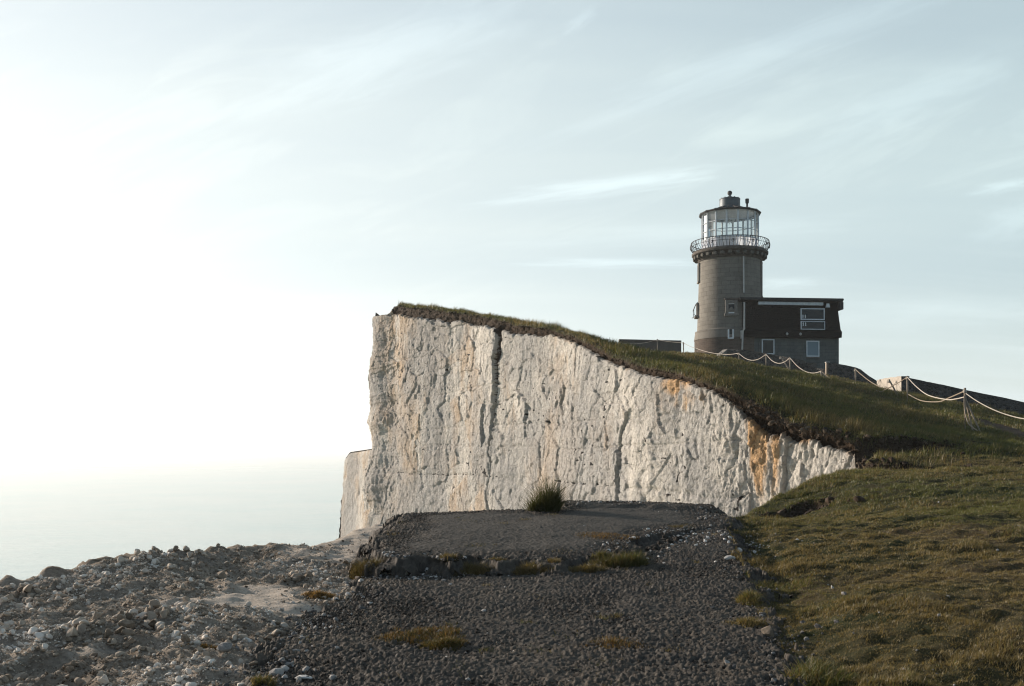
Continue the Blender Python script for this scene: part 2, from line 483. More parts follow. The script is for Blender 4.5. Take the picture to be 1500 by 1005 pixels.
def slab(name, outline, top, thick, x0, x1, y0, y1, dx, dy, rag=.10, smoothmask=None, lift=None, crumble=1.0):
    x, y = np.meshgrid(np.arange(x0, x1, dx), np.arange(y0, y1, dy))
    s = sdf(x, y, outline) + rag * fbm(x * 2.2, y * 2.2, seed=61, octs=4) + .03 * vn(x * 14, y * 14, seed=62)
    z = top(x, y) + .018 * fbm(x * 1.6, y * 1.6, seed=63, octs=3)
    if lift is not None: z = z + lift(x, y)
    grit = np.zeros_like(z) if smoothmask is None else smoothmask(x, y)
    wx, wy = x + .012 * vn(x * 40, y * 40, seed=60), y + .012 * vn(x * 40, y * 40, seed=59)
    f1, f2, idv = worley(wx * 33, wy * 33, 64)
    a1, a2, aid = worley(wx * 64, wy * 64, 67)
    pit = fbm(x * 5, y * 5, seed=70, octs=3)
    h = .030 * np.clip((f2 - f1) * 1.5, 0, .75) * (.25 + idv) + .014 * np.clip(a2 - a1, 0, .6) * (.3 + aid) + .010 * pit
    z = z + h * (1 - .72 * grit) - .02 * (1 - grit) 
    c1, c2, cid = worley(wx * 7, wy * 7, 175); e1, e2, eid = worley(wx * 16, wy * 16, 176)
    s = s + crumble * (.16 * (cid - .5) + .07 * (eid - .5))
    z = z - thick * (.62 * sstep(-.05, .0, s) + .38 * sstep(.04, .12, s)) + .03 * (eid - .5) * sstep(-.08, .0, s) - np.where(s > .12, (s - .12) * 2.5, 0)
    keep = s < .2
    idx = np.arange(x.size).reshape(x.shape)
    kf = keep[:-1, :-1] & keep[1:, :-1] & keep[:-1, 1:] & keep[1:, 1:]
    F = np.stack([idx[:-1, :-1][kf], idx[:-1, 1:][kf], idx[1:, 1:][kf], idx[1:, :-1][kf]], 1)
    V = np.stack([x.ravel(), y.ravel(), z.ravel()], 1)
    u = np.zeros(len(V), bool); u[F.ravel()] = True; rm = np.cumsum(u) - 1
    return np_mesh(name, V[u], rm[F], M_tar, attrs={'cell': (.65 * idv + .35 * aid).ravel()[u], 'grit': grit.ravel()[u]})
o = slab('road', road_out, RTOP, .07, -2.8, 3.4, 3.0, 14.2, .0105, .0135, rag=.24, crumble=1.5, smoothmask=lambda x, y: .42 * sstep(.02, .34, fbm(x * .75, y * .75, seed=73, octs=4)))
tag(o, kind='structure')
def slab_grit(x, y):
    d = sdf(x, y, slab_out)
    return sstep(-.22, -.6, d + .25 * fbm(x * 1.8, y * 1.8, seed=71)) * .9
def slab_lift(x, y):   # the raised lip of the far piece
    q = pl((815,742,14.35),(930,740,14.4),(1030,742,14.3))
    d, _, _ = seg_dist(x, y, q)
    return .06 * sstep(.42, .12, d + .1 * fbm(x * 3, y * 3, seed=72))
o = slab('road_slab', slab_out, STOP, .085, -2.6, 3.8, 9.2, 15.2, .0125, .016, rag=.17, smoothmask=slab_grit, lift=slab_lift)
tag(o, kind='structure')
# ------------------------------------------------------------------ chalk cliffs
def mat_chalk():
    m, t, b = material('chalk', rough=.92, spec=.12)
    P = t.node('ShaderNodeNewGeometry').outputs['Position']
    zc = t.node('ShaderNodeSeparateColor'); t.set(zc.inputs[0], t.attr('zone').outputs['Color'])
    soil, stain, flint = zc.outputs[0], zc.outputs[1], zc.outputs[2]  # soil also carries the shade and dirt painted into the crack
    hue = t.attr('hue').outputs['Fac']
    P0 = P; P = t.mapping(P0, (1, .42, 1)); Pv = t.mapping(P0, (1, .45, .26))
    nv = t.noise(Pv, 1.1, 7, .65); nf = t.noise(P, 9, 6, .7); nff = t.noise(P, 34, 4, .7); nb = t.noise(t.mapping(P, (1,1,.5)), .35, 4, .6)
    white = t.mix(t.mapr(nf, .3, .7), (.325,.297,.257), (.545,.508,.448))
    warm = t.mix(t.mapr(nf, .3, .7), (.285,.208,.138), (.46,.368,.275))
    grey = t.mix(t.mapr(nf, .3, .7), (.20,.192,.18), (.33,.32,.30))
    c = t.mix(t.mapr(t.math('ADD', nv, t.math('MULTIPLY', hue, .22)), .46, .60), white, warm)
    c = t.mix(t.mapr(t.math('ADD', nb, t.math('MULTIPLY', nv, .35)), .56, .74, 0, .85), c, grey)
    st = t.mix(t.mapr(nff, .3, .7), (.30,.17,.075), (.56,.38,.22))
    c = t.mix(t.mapr(t.math('ADD', stain, t.math('MULTIPLY', nf, .5)), .55, .95), c, st)
    c = t.mix(t.mapr(nff, .60, .74, 0, .5), c, (.20,.18,.155))
    c = t.mix(t.mapr(t.math('ADD', flint, t.math('MULTIPLY', nff, .5)), .92, 1.08), c, (.025,.023,.022))
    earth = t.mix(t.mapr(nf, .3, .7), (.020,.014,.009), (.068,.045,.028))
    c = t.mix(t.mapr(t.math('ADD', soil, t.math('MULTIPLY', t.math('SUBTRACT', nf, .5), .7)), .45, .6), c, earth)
    t.set(b.inputs['Base Color'], c)
    h = t.math('ADD', nf, t.math('MULTIPLY', nff, .55))
    n1 = t.bump(t.noise(Pv, 5.0, 6, .72), .75, .14)
    vo = t.node('ShaderNodeTexVoronoi', feature='DISTANCE_TO_EDGE'); t.set(vo.inputs['Vector'], t.mapping(t.node('ShaderNodeVectorMath', operation='ADD', in_0=P, in_1=t.node('ShaderNodeTexNoise', in_Vector=P, in_Scale=1.5).outputs['Color']).outputs[0], (1, 1, .6))); vo.inputs['Scale'].default_value = 2.2
    crackd = t.mapr(vo.outputs['Distance'], 0, .06)
    c = t.mix(t.mapr(vo.outputs['Distance'], 0, .022, .35, 0), c, (.16,.14,.12)); t.set(b.inputs['Base Color'], c)
    n2 = t.bump(crackd, .5, .03, n1)
    t.set(b.inputs['Normal'], t.bump(h, .9, .06, n2))
    return m
M_chalk = mat_chalk()

def worley5(x, y, seed):
    x0, y0 = np.floor(x), np.floor(y)
    f1 = np.full_like(x, 9.0); f2 = np.full_like(x, 9.0); idv = np.zeros_like(x); dx = np.zeros_like(x); dy = np.zeros_like(x)
    zz = np.zeros_like(x)
    for i in (-1, 0, 1):
        for j in (-1, 0, 1):
            cx, cy = x0 + i, y0 + j
            ex = x - (cx + _h(cx, cy, zz, seed)); ey = y - (cy + _h(cx, cy, zz, seed + 1))
            d = np.hypot(ex, ey); m = d < f1
            f2 = np.where(m, f1, np.minimum(f2, d))
            idv = np.where(m, _h(cx, cy, zz, seed + 2), idv); dx = np.where(m, ex, dx); dy = np.where(m, ey, dy)
            f1 = np.where(m, d, f1)
    return f1, f2, idv, dx, dy

def gauss_px(Q, px, py, depth, sx, sz):
    """a soft spot on the face around the point seen at px, py"""
    c = at(px, py, depth)
    d2 = ((Q[0] - c[0]) ** 2 + (Q[1] - c[1]) ** 2) / sx ** 2 + (Q[2] - c[2]) ** 2 / sz ** 2
    return np.exp(-d2)

def cliff(name, path, ztop, ss, soilT, levels, relief, crack_at=None, sign=1, batter=.04, stains=(), end_fade=True, base_z=SEA - 1, inset=None, prof=None, capin=None, hue_add=None):
    """path: (n,2) plan points already resampled; ss arc length; land lies to the right of travel -> outward is left"""
    t = np.gradient(path, axis=0); t /= np.hypot(*t.T)[:, None]
    k = 9
    ker = np.ones(2 * k + 1) / (2 * k + 1)
    tp = np.stack([np.convolve(np.pad(t[:, i], k, mode='edge'), ker, 'valid') for i in (0, 1)], 1)
    tp /= np.hypot(*tp.T)[:, None]
    nrm = np.stack([-tp[:, 1], tp[:, 0]], 1) * sign
    D = levels                                              # depth below the top, metres
    n, mm = len(path), len(D)
    S = np.repeat(ss[:, None], mm, 1)
    T = np.repeat(soilT[:, None], mm, 1)
    DD = np.repeat(D[None], n, 0)
    zt = np.repeat(ztop[:, None], mm, 1)
    Zm = zt - DD
    Zm = np.maximum(Zm, base_z)
    # relief
    wS = S + .22 * fbm(S / 2.5, Zm / 3, seed=84, octs=3); wZ = Zm + .3 * fbm(S / 2, Zm / 2.5, seed=86, octs=3)
    butt = relief * .40 * fbm(S / 6.5, Zm / 30, seed=81, octs=2)
    r1 = fbm(wS / 3.6, Zm / 9, seed=83, octs=4)
    flute = relief * (.015 * (1 - 2 * np.abs(r1)) + .035 * fbm(S * 2.4, Zm / 5.5, seed=75, octs=3) + .03 * fbm(S * .9, Zm / 4.5, seed=76, octs=4) + .02 * fbm(wS / 1.4, Zm / 4, seed=82, octs=4))
    def facet(sx, sz, seed, step, tilt, crease):
        a, b2, idv, cx_, cy_ = worley5(wS / sx, wZ / sz, seed)
        ta = (_h(np.floor(idv * 9973), np.floor(idv * 7919), np.zeros_like(idv), seed + 5) - .5) * 2
        tb = (_h(np.floor(idv * 6007), np.floor(idv * 5003), np.zeros_like(idv), seed + 6) - .5) * 2
        return step * (idv - .5) + tilt * (ta * cx_ * sx + tb * cy_ * sz * .5) - crease * np.clip(.07 - (b2 - a), 0, .07) / .07
    blocks = relief * (facet(4.2, 4.4, 185, .05, .010, .012) + facet(1.7, 1.35, 285, .095, .06, .026) )
    small = relief * (facet(.62, .42, 385, .045, .11, .014) + facet(.24, .15, 485, .010, .14, .005)) + relief * .022 * fbm(S / 2.2, Zm * 2.6, seed=77, octs=3)
    fine = relief * (.06 * fbm(S * 1.2, Zm * 1.8, seed=89, octs=4) + .012 * fbm(S * 4, Zm * 8, seed=79, octs=2))
    d = butt + flute + blocks + small + fine
    # bedding: recessed seams
    bed = np.zeros_like(d)
    flint = np.zeros_like(d)
    for zb, w, dark in ((-1.35, .07, 1.0), (-3.9, .06, .8), (1.1, .05, .5), (3.1, .05, .45), (5.2, .05, .3), (-6.4, .06, .6), (-9, .06, .6), (.1, .04, .2)):
        zz = zb + .25 * fbm(S / 6, S * 0 + zb, seed=91) + .02 * (S - 20)* 0
        q = np.exp(-((Zm - zz) / w) ** 2)
        bed += q * (.5 + .5 * fbm(S / 1.5, Zm * 0 + zb, seed=92))
        flint += 1.0 * dark * q * sstep(-.15, .2, fbm(S * .35, Zm * 0 + zb, seed=93, octs=2)) * sstep(.05, .35, vn(S * 5, Zm * 6 + zb, seed=88))
    d = d - relief * .07 * bed
    flint += .9 * sstep(.72, .8, vn(S * 4.2, Zm * 7, seed=94)) * sstep(.15, .4, vn(S / 2.4, Zm / 2, seed=95))
    if crack_at is not None:
        sc_, depth_c = crack_at
        cen = sc_ + .22 * fbm(Zm / 2.2, Zm * 0, seed=96) + .16 * fbm(Zm / .6, Zm * 0, seed=100) + .22 * np.clip(DD - 3, 0, 20) * .35
        w = .075 * sstep(6.5, .5, DD) + .03
        d = d - depth_c * np.exp(-((S - cen) / w) ** 4) * sstep(9.5, 4.5, DD) * sstep(.2, .9, DD)
        d = d + .16 * sstep(.02, .12, S - cen) * sstep(4.0, .6, S - cen) * sstep(8.5, 2.5, DD)
        d = d - .10 * sstep(-.02, -.2, S - cen) * sstep(-2.2, -.7, S - cen) * sstep(8, 2, DD)
    d = d + batter * DD
    crack_shade_dirt = np.exp(-((S - cen) / (w * 1.45)) ** 4) * sstep(9.5, 5.5, DD) if crack_at is not None else 0  # crack painted earth-dark: its deep shade put into the colour, along with dirt
    if prof is not None: d = d + prof(S, DD, Zm)
    # soil: recessed under the turf
    sl = sstep(1.12, .9, DD / (T * (1 + .25 * fbm(S * 1.2, S * 0, seed=97) + .25 * fbm(S * 5, S * 0, seed=98))))
    d = d * sstep(0, .8, DD + .25) - sl * (.10 + .28 * np.clip(DD / T, 0, 1) * np.clip(T / .8, 0, 1.2)) + sl * (.09 * fbm(S * 5, Zm * 8, seed=99, octs=4) + .04 * fbm(S * 17, Zm * 17, seed=78, octs=2))
    if inset is not None: d = d + inset(S, DD, Zm)
    if capin is not None:
        d[:, 0] -= capin; Zm = Zm.copy(); Zm[:, 0] += .02 * capin
    x = path[:, 0:1] + nrm[:, 0:1] * d; y = path[:, 1:2] + nrm[:, 1:2] * d
    stain = .55 * sl * 0
    Q = (x, y, Zm)
    for s in stains: stain = np.maximum(stain, gauss_px(Q, *s[:5]) * s[5])
    stain = stain * (.45 + .9 * sstep(-.25, .4, fbm(S * 1.6, Zm / 2.5, seed=103, octs=3)))
    stain = stain + .40 * np.exp(-np.clip(DD - T, 0, 9) / (.22 + .25 * np.clip(T - .3, 0, 1))) * sstep(-.2, .4, fbm(S / 1.3, Zm / 5, seed=101))
    hue = fbm(S / 4, Zm / 9, seed=102, octs=3) + .9 * (worley(wS / 1.7, wZ / 1.35, 285)[2] - .5) + .8 * (worley(wS / 4.2, wZ / 4.4, 185)[2] - .5)
    if hue_add is not None: hue = hue + hue_add[:, None]
    idx = np.arange(n * mm).reshape(n, mm)
    F = np.stack([idx[:-1, :-1].ravel(), idx[:-1, 1:].ravel(), idx[1:, 1:].ravel(), idx[1:, :-1].ravel()], 1)
    if sign < 0: F = F[:, ::-1]
    V = np.stack([x.ravel(), y.ravel(), Zm.ravel()], 1)
    soil_and_crack = np.maximum(sl, crack_shade_dirt)
    if capin is not None: soil_and_crack = soil_and_crack * np.where((capin > .05)[:, None] & (DD < .3), .15, 1)
    zone = np.stack([soil_and_crack.ravel(), stain.ravel(), np.clip(flint, 0, 1).ravel()], 1)
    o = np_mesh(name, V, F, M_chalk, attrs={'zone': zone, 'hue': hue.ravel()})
    tag(o, kind='structure')
    return o

def levels(fine, upto, total):
    a = np.arange(0, upto, fine); b = upto + (total - upto) * np.linspace(0, 1, 40) ** 1.3
    return np.r_[a, b]

# far, main face: from the notch to the tip and round behind it
full_s = chaikin(coast, 2)
def sub(P, i0, i1):
    a = np.argmin(np.hypot(*(P - coast[i0]).T)); b = np.argmin(np.hypot(*(P - coast[i1]).T))
    return P[a:b + 1]
main = sub(full_s, NB - 1, NT_ + 1)
_seg = np.hypot(*np.diff(main, axis=0).T); _L = np.r_[0, np.cumsum(_seg)]
_fy = np.interp(np.arange(0, _L[-1], .02), _L, main[:, 1]); _st = np.clip(_fy / 25 * .024, .022, .055)
_cu = np.cumsum(.02 / _st); s_m = np.interp(np.arange(0, _cu[-1], 1.0), _cu, np.arange(0, _L[-1], .02))
main_r = np.c_[np.interp(s_m, _L, main[:, 0]), np.interp(s_m, _L, main[:, 1])]
zt = ground(main_r[:, 0], main_r[:, 1], True)[0] - .10
# thickness of the brown earth along the edge, metres, by how far along the edge one is
def along(P, pts):
    return np.array([s_m[np.argmin(np.hypot(*(P - np.array(at(px, py, d)[:2])).T))] for px, py, d in pts])
keys = along(main_r, [(1285,668,23.6),(1265,640,25.0),(1210,622,26.0),(1160,606,26.9),(1120,595,27.6),(1075,570,28.3),(1045,560,29.0),(1000,545,31),(950,530,33.0),(900,512,35.6),(800,497,42.6),(735,482,48.2),(640,466,55.0),(578,458,60.5)])
soilT = np.interp(s_m, np.r_[keys, keys[-1] + .8, keys[-1] + 2], [.40,.36,.38,.48,.78,.55,.30,.22,.26,.30,.32,.40,.52,.52,.05,.03])
zt = zt - np.interp(s_m, [keys[-1], keys[-1] + .7, keys[-1] + 1.6], [0, .45, .6])
# where the face turns square to the coast path its grain is as fine lengthwise as upright
_f = np.interp(s_m, [keys[4], keys[6], keys[8]], [2.3, 1.7, 1.0])
s_n2 = np.r_[0, np.cumsum(.5 * (_f[1:] + _f[:-1]) * np.diff(s_m))]
crack = float(np.interp(along(main_r, [(738,482,47.9)])[0], s_m, s_n2))
st = [(1105,640,27.4,.75,1.6,1.35),(1125,618,27.2,1.0,.5,1.25),(1100,690,27.5,.25,1.0,1.0),(985,562,31.5,1.4,.4,.85),(1010,585,30.5,.8,.45,.8),(848,722,39,.35,.35,1.1),
      (1060,650,28.8,1.0,.7,.2),(1010,655,31,1.2,.8,.25),(1230,640,25.6,.6,.25,.6),(880,640,36,1.5,2.0,.3)]
kS = float(np.interp(keys[-1], s_m, s_n2))
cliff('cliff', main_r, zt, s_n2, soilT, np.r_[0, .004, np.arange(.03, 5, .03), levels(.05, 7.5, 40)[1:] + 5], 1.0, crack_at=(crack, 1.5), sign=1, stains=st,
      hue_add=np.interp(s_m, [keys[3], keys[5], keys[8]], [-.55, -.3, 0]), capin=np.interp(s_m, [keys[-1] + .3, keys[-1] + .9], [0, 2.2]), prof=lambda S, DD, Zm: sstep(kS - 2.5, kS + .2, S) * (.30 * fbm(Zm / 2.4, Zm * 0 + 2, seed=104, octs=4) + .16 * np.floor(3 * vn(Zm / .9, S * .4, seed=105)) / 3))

# cliff below the near edge (mostly out of sight), coarser
nearp = sub(full_s, 0, NB - 1)
near_r, s_n, _ = resample(nearp, .22)
ztn = ground(near_r[:, 0], near_r[:, 1], True)[0] - .16
cliff('near_cliff', near_r, ztn, s_n, np.full(len(s_n), .25), levels(.25, 8, 33), .55, sign=1, batter=.10)
# behind the tip
backp = sub(full_s, NT_ + 1, len(coast) - 1)
back_r, s_b, _ = resample(backp, .6)
ztb = ground(back_r[:, 0], back_r[:, 1], True)[0] - .3
cliff('back_cliff', back_r, ztb, s_b, np.full(len(s_b), .5), levels(.5, 10, 50), 1.2, sign=1)

# lower chalk stub further along the coast, below the tip
def stub(name, outline, top, fine, soil=.05):
    P = chaikin(np.vstack([outline, outline[:1]]), 2)
    r, s, _ = resample(P, fine)
    cx, cy = outline.mean(0)
    ztop = top(r[:, 0], r[:, 1])
    o = cliff(name, r, ztop, s, np.full(len(s), soil), levels(fine, 11, 40), .75, sign=1, batter=.05)
    # cap of the stub
    n = 30
    rings = []
    for i in range(n + 1):
        f = 1 - i / n
        x = cx + (r[:, 0] - cx) * f * 1.02; y = cy + (r[:, 1] - cy) * f * 1.02
        rings.append(np.stack([x, y, top(x, y) + .15 * (1 - f) + .12 * fbm(x, y, seed=120) * (1 - f)], 1))
    V = np.vstack(rings); m = len(r)
    idx = np.arange((n + 1) * m).reshape(n + 1, m)
    a, b = idx[:-1, :-1], idx[:-1, 1:]; c, d = idx[1:, 1:], idx[1:, :-1]
    F = np.stack([a.ravel(), b.ravel(), c.ravel(), d.ravel()], 1)
    k = len(V)
    zone = np.stack([np.full(k, .45), np.full(k, .3), np.zeros(k)], 1)
    q = np_mesh(name + '_top', V, F, M_chalk, attrs={'zone': zone, 'hue': np.zeros(k)})
    tag(q, kind='structure')
A = at(506, 662, 94); B = at(548, 655, 77)
stub('outer_cliff', np.array([(A[0], A[1]), (A[0] + .6, A[1] + 9), (A[0] + 9, A[1] + 14), (B[0] + 8, B[1] + 8), (B[0] + 3, B[1] - 1.5)]), lambda x, y: -.35 + .10 * (x - A[0]) + 0 * y - .5 * sstep(.9, 0, x - A[0]), .14)
A2 = at(498, 735, 96)
stub('outer_stack', np.array([(A2[0], A2[1]), (A2[0] + .3, A2[1] + 3), (A2[0] + 4, A2[1] + 4), (A2[0] + 4, A2[1] - .6)]), lambda x, y: -4.9 - .02 * (x - A2[0]) + 0 * y, .16)

# ------------------------------------------------------------------ sea
m, t, b = material('sea_water', (.24,.34,.31), .19, spec=.5)
b.inputs['IOR'].default_value = 1.33
P = t.node('ShaderNodeNewGeometry').outputs['Position']
Pm = t.mapping(P, (1, 1.6, 1), (0, 0, R(20)))
n1 = t.noise(Pm, .09, 6, .65); n2 = t.noise(P, .012, 4, .6)
t.set(b.inputs['Base Color'], t.mix(t.mapr(n2, .35, .65), (.42,.48,.44), (.35,.46,.43)))
t.set(b.inputs['Normal'], t.bump(t.math('ADD', n1, t.math('MULTIPLY', t.noise(Pm, .5, 4, .65), .35)), .42, 1.2))
bm = bmesh.new()
S_ = 24000
for v in ((-S_, -S_), (S_, -S_), (S_, S_), (-S_, S_)): bm.verts.new((*v, SEA))
bm.faces.new(bm.verts)
tag(bm_obj('sea', bm, m), kind='structure')
# ------------------------------------------------------------------ building materials
def masonry(name, c1, c2, mortar, bw, bh, ms=.012, uv=True, rough=.9, streak=.35):
    m, t, b = material(name, rough=rough, spec=.15)
    tc = t.node('ShaderNodeTexCoord')
    P = tc.outputs['Object']
    if uv: vec = tc.outputs['UV']
    else:
        s = t.node('ShaderNodeSeparateXYZ'); t.set(s.inputs[0], P)
        c = t.node('ShaderNodeCombineXYZ'); t.set(c.inputs[0], t.math('ADD', s.outputs[0], s.outputs[1])); t.set(c.inputs[1], s.outputs[2]); vec = c.outputs[0]
    br = t.node('ShaderNodeTexBrick'); t.set(br.inputs['Vector'], vec)
    br.inputs['Color1'].default_value = (*c1, 1); br.inputs['Color2'].default_value = (*c2, 1); br.inputs['Mortar'].default_value = (*mortar, 1)
    br.inputs['Scale'].default_value = 1; br.inputs['Brick Width'].default_value = bw; br.inputs['Row Height'].default_value = bh
    br.inputs['Mortar Size'].default_value = ms; br.inputs['Mortar Smooth'].default_value = .3
    n = t.noise(P, 1.2, 6, .65); nf = t.noise(P, 16, 4, .65)
    dk = t.noise(t.mapping(P, (1.6, 1.6, .22)), 1.3, 5, .6)
    c = t.mix(t.mapr(dk, .5, .72, 0, streak), br.outputs['Color'], tuple(q * .45 for q in c1))
    c = t.mix(t.mapr(n, .42, .7, 0, .4), c, tuple(min(1, q * 1.35) for q in c2))
    c = t.mix(t.mapr(nf, .35, .7, 0, .35), c, tuple(q * .6 for q in c1))
    t.set(b.inputs['Base Color'], c)
    hgt = t.math('ADD', t.math('MULTIPLY', br.outputs['Fac'], -1.0), t.math('MULTIPLY', nf, .6))
    t.set(b.inputs['Normal'], t.bump(hgt, .6, .02))
    return m
M_stone = masonry('tower_stone', (.155,.144,.122), (.205,.19,.162), (.085,.078,.066), .75, .36)
M_plinth = masonry('plinth_stone', (.15,.138,.118), (.19,.175,.15), (.10,.095,.08), 1.4, .8)
M_brick = masonry('old_brick', (.075,.058,.046), (.12,.092,.072), (.11,.10,.088), .42, .15)
M_block = masonry('pale_block', (.085,.097,.092), (.112,.124,.118), (.05,.055,.052), .55, .28, uv=False)
M_shing = masonry('dark_tile_hanging', (.0055,.0054,.0044), (.0095,.0092,.0075), (.003,.0026,.002), .22, .16, .02, uv=False, streak=.2)
M_flint = None
def flintwall():
    m, t, b = material('flint_rubble', rough=.85, spec=.3)
    P = t.node('ShaderNodeTexCoord').outputs['Object']
    v = t.node('ShaderNodeTexVoronoi', feature='F1'); t.set(v.inputs['Vector'], t.mapping(P, (1, 1, 1.25))); v.inputs['Scale'].default_value = 6.5
    e = t.node('ShaderNodeTexVoronoi', feature='DISTANCE_TO_EDGE'); t.set(e.inputs['Vector'], t.mapping(P, (1, 1, 1.25))); e.inputs['Scale'].default_value = 6.5
    sp = t.node('ShaderNodeSeparateColor'); t.set(sp.inputs[0], v.outputs['Color'])
    c = t.mix(sp.outputs[0], (.03,.03,.03), (.11,.107,.10))
    c = t.mix(t.mapr(e.outputs['Distance'], .0, .10, 1, 0), c, (.10,.09,.075))
    c = t.mix(t.mapr(t.noise(P, 1.1, 5, .6), .5, .7, 0, .6), c, (.05,.05,.038))
    t.set(b.inputs['Base Color'], c)
    t.set(b.inputs['Normal'], t.bump(t.mapr(e.outputs['Distance'], 0, .2), .9, .03))
    return m
M_flint = flintwall()
M_cornice = weathered('weathered_cornice', (.055,.045,.036), (.12,.105,.088), .9, 2.5, .5, bdist=.03)
M_lead = weathered('lead_sheet', (.055,.07,.08), (.10,.115,.125), .55, 2.0, .2, metal=.2)
M_dark = weathered('dark_iron', (.025,.025,.026), (.055,.05,.048), .6, 6, .3, metal=.4)
M_white = weathered('white_paint', (.60,.62,.62), (.74,.75,.74), .5, 4, .15)
M_greyp = weathered('grey_paint', (.48,.51,.53), (.62,.65,.66), .5, 4, .15)
M_pipe = weathered('pale_pipe', (.40,.39,.36), (.52,.50,.46), .5, 5, .1)
M_roof = weathered('bitumen_roof', (.020,.018,.017), (.05,.045,.04), .8, 3, .3)
M_surr = weathered('stone_dressing', (.15,.138,.12), (.22,.20,.175), .9, 5, .3)
M_wood = weathered('weathered_wood', (.20,.16,.12), (.34,.29,.23), .85, 6, .4, stretch=(1, 1, .2))
M_coping = weathered('coping', (.10,.085,.07), (.18,.155,.13), .9, 3, .4)
m, t, b = material('window_glass', (.005,.010,.016), .04, spec=.22); M_pane = m
m, t, b = material('blind', (.16,.22,.25), .5); M_blind = m
def thin_glass():
    m = bpy.data.materials.new('lantern_glass'); m.use_nodes = True; m.node_tree.nodes.clear(); t = NT(m)
    tr = t.node('ShaderNodeBsdfTransparent'); tr.inputs[0].default_value = (.90,.93,.93,1)
    gl = t.node('ShaderNodeBsdfGlossy'); gl.inputs['Roughness'].default_value = .03
    df = t.node('ShaderNodeBsdfDiffuse'); df.inputs[0].default_value = (.75,.8,.8,1)
    lw = t.node('ShaderNodeFresnel'); lw.inputs[0].default_value = 1.45
    mx = t.node('ShaderNodeMixShader'); t.set(mx.inputs[0], lw.outputs[0]); t.l.new(tr.outputs[0], mx.inputs[1]); t.l.new(gl.outputs[0], mx.inputs[2])
    m2 = t.node('ShaderNodeMixShader'); m2.inputs[0].default_value = .14; t.l.new(mx.outputs[0], m2.inputs[1]); t.l.new(df.outputs[0], m2.inputs[2])
    o = t.node('ShaderNodeOutputMaterial'); t.l.new(m2.outputs[0], o.inputs[0])
    return m
M_lglass = thin_glass()
def frosted():
    m = bpy.data.materials.new('frosted_panel'); m.use_nodes = True; m.node_tree.nodes.clear(); t = NT(m)
    d = t.node('ShaderNodeBsdfDiffuse'); d.inputs[0].default_value = (.78,.80,.84,1)
    r = t.node('ShaderNodeBsdfTranslucent'); r.inputs[0].default_value = (.78,.80,.84,1)
    x = t.node('ShaderNodeMixShader'); x.inputs[0].default_value = .55; t.l.new(d.outputs[0], x.inputs[1]); t.l.new(r.outputs[0], x.inputs[2])
    o = t.node('ShaderNodeOutputMaterial'); t.l.new(x.outputs[0], o.inputs[0]); return m
M_frost = frosted()

# ------------------------------------------------------------------ lighthouse
LD = 86.0
base = at(1069, 516, LD)
LX, LY, LZ = base
K = LD / FPX
def lz(py): return at(1069, py, LD)[2] - LZ
def rr(px): return px * K
LH = empty('lighthouse', (LX, LY, LZ), math.atan2(-LX, LY) * 1.0)
tag(LH, 'round grey stone lighthouse with a glazed lantern above an iron gallery railing', 'lighthouse')
# after the rotation local -Y looks at the camera, local +X is to its right
bm = bmesh.new(); lathe(bm, [(rr(51), -2.5), (rr(51), lz(499))], 72); bm_obj('brick_footing', bm, M_brick, LH, True)
bm = bmesh.new(); lathe(bm, [(rr(51.6), lz(499)), (rr(51.6), lz(498)), (rr(50.2), lz(489)), (rr(50.2), lz(486.5)), (rr(47.2), lz(485.2))], 72); bm_obj('plinth', bm, M_plinth, LH, True)
bm = bmesh.new(); lathe(bm, [(rr(47.2), lz(485.2)), (rr(46.6), lz(470)), (rr(45.6), lz(440)), (rr(44.6), lz(410)), (rr(44.2), lz(381))], 96); bm_obj('tower', bm, M_stone, LH, True)
bm = bmesh.new()
lathe(bm, [(rr(44.2), lz(384)), (rr(45.4), lz(384)), (rr(46.0), lz(382)), (rr(47.5), lz(380)), (rr(49.5), lz(378)), (rr(50.5), lz(376.5)), (rr(53.5), lz(375.8)), (rr(54.8), lz(374.6)),
           (rr(55.0), lz(372)), (rr(54.0), lz(371)), (rr(38), lz(370.6)), (0, lz(370.6))], 96)
gal = bm_obj('gallery', bm, M_cornice, LH, True)
nc = 30; cb0 = None
for i in range(nc):
    if cb0 is None:
        bm = bmesh.new(); box(bm, rr(47.0), rr(53.2), -.17, .17, lz(381), lz(376.2), .05)
        cb0 = bm_obj('corbel', bm, M_plinth, gal); o = cb0
    else:
        o = cb0.copy(); COL.objects.link(o); o.parent = gal
    o.rotation_euler = (0, 0, 2 * math.pi * (i + .5) / nc)
# railing: bulbous balusters, a top and a bottom rail
bm = bmesh.new()
nb_ = 72
zr0, zr1 = lz(371.2), lz(356)
for i in range(nb_):
    a = 2 * math.pi * i / nb_
    ca, sa = math.cos(a), math.sin(a)
    pr = [(53.0, 0), (52.6, .12), (54.6, .30), (56.6, .5), (57.2, .68), (56.4, .85), (55.8, 1.0)]
    sw = .10 if i % 3 else -.05
    pts = []
    for k, (r_, f) in enumerate(pr):
        aa = a + sw * .12 * math.sin(f * 6.0)
        pts.append((rr(r_) * math.cos(aa), rr(r_) * math.sin(aa), zr0 + (zr1 - zr0) * f))
    tube(bm, pts, .019 if i % 6 else .032, 5)
for r_, z, w_ in ((55.8, zr1, .034), (52.8, zr0 + .06, .03), (56.9, zr0 + .6 * (zr1 - zr0), .018)):
    tube(bm, [(rr(r_) * math.cos(2 * math.pi * i / 72), rr(r_) * math.sin(2 * math.pi * i / 72), z) for i in range(73)], w_, 5, caps=False)
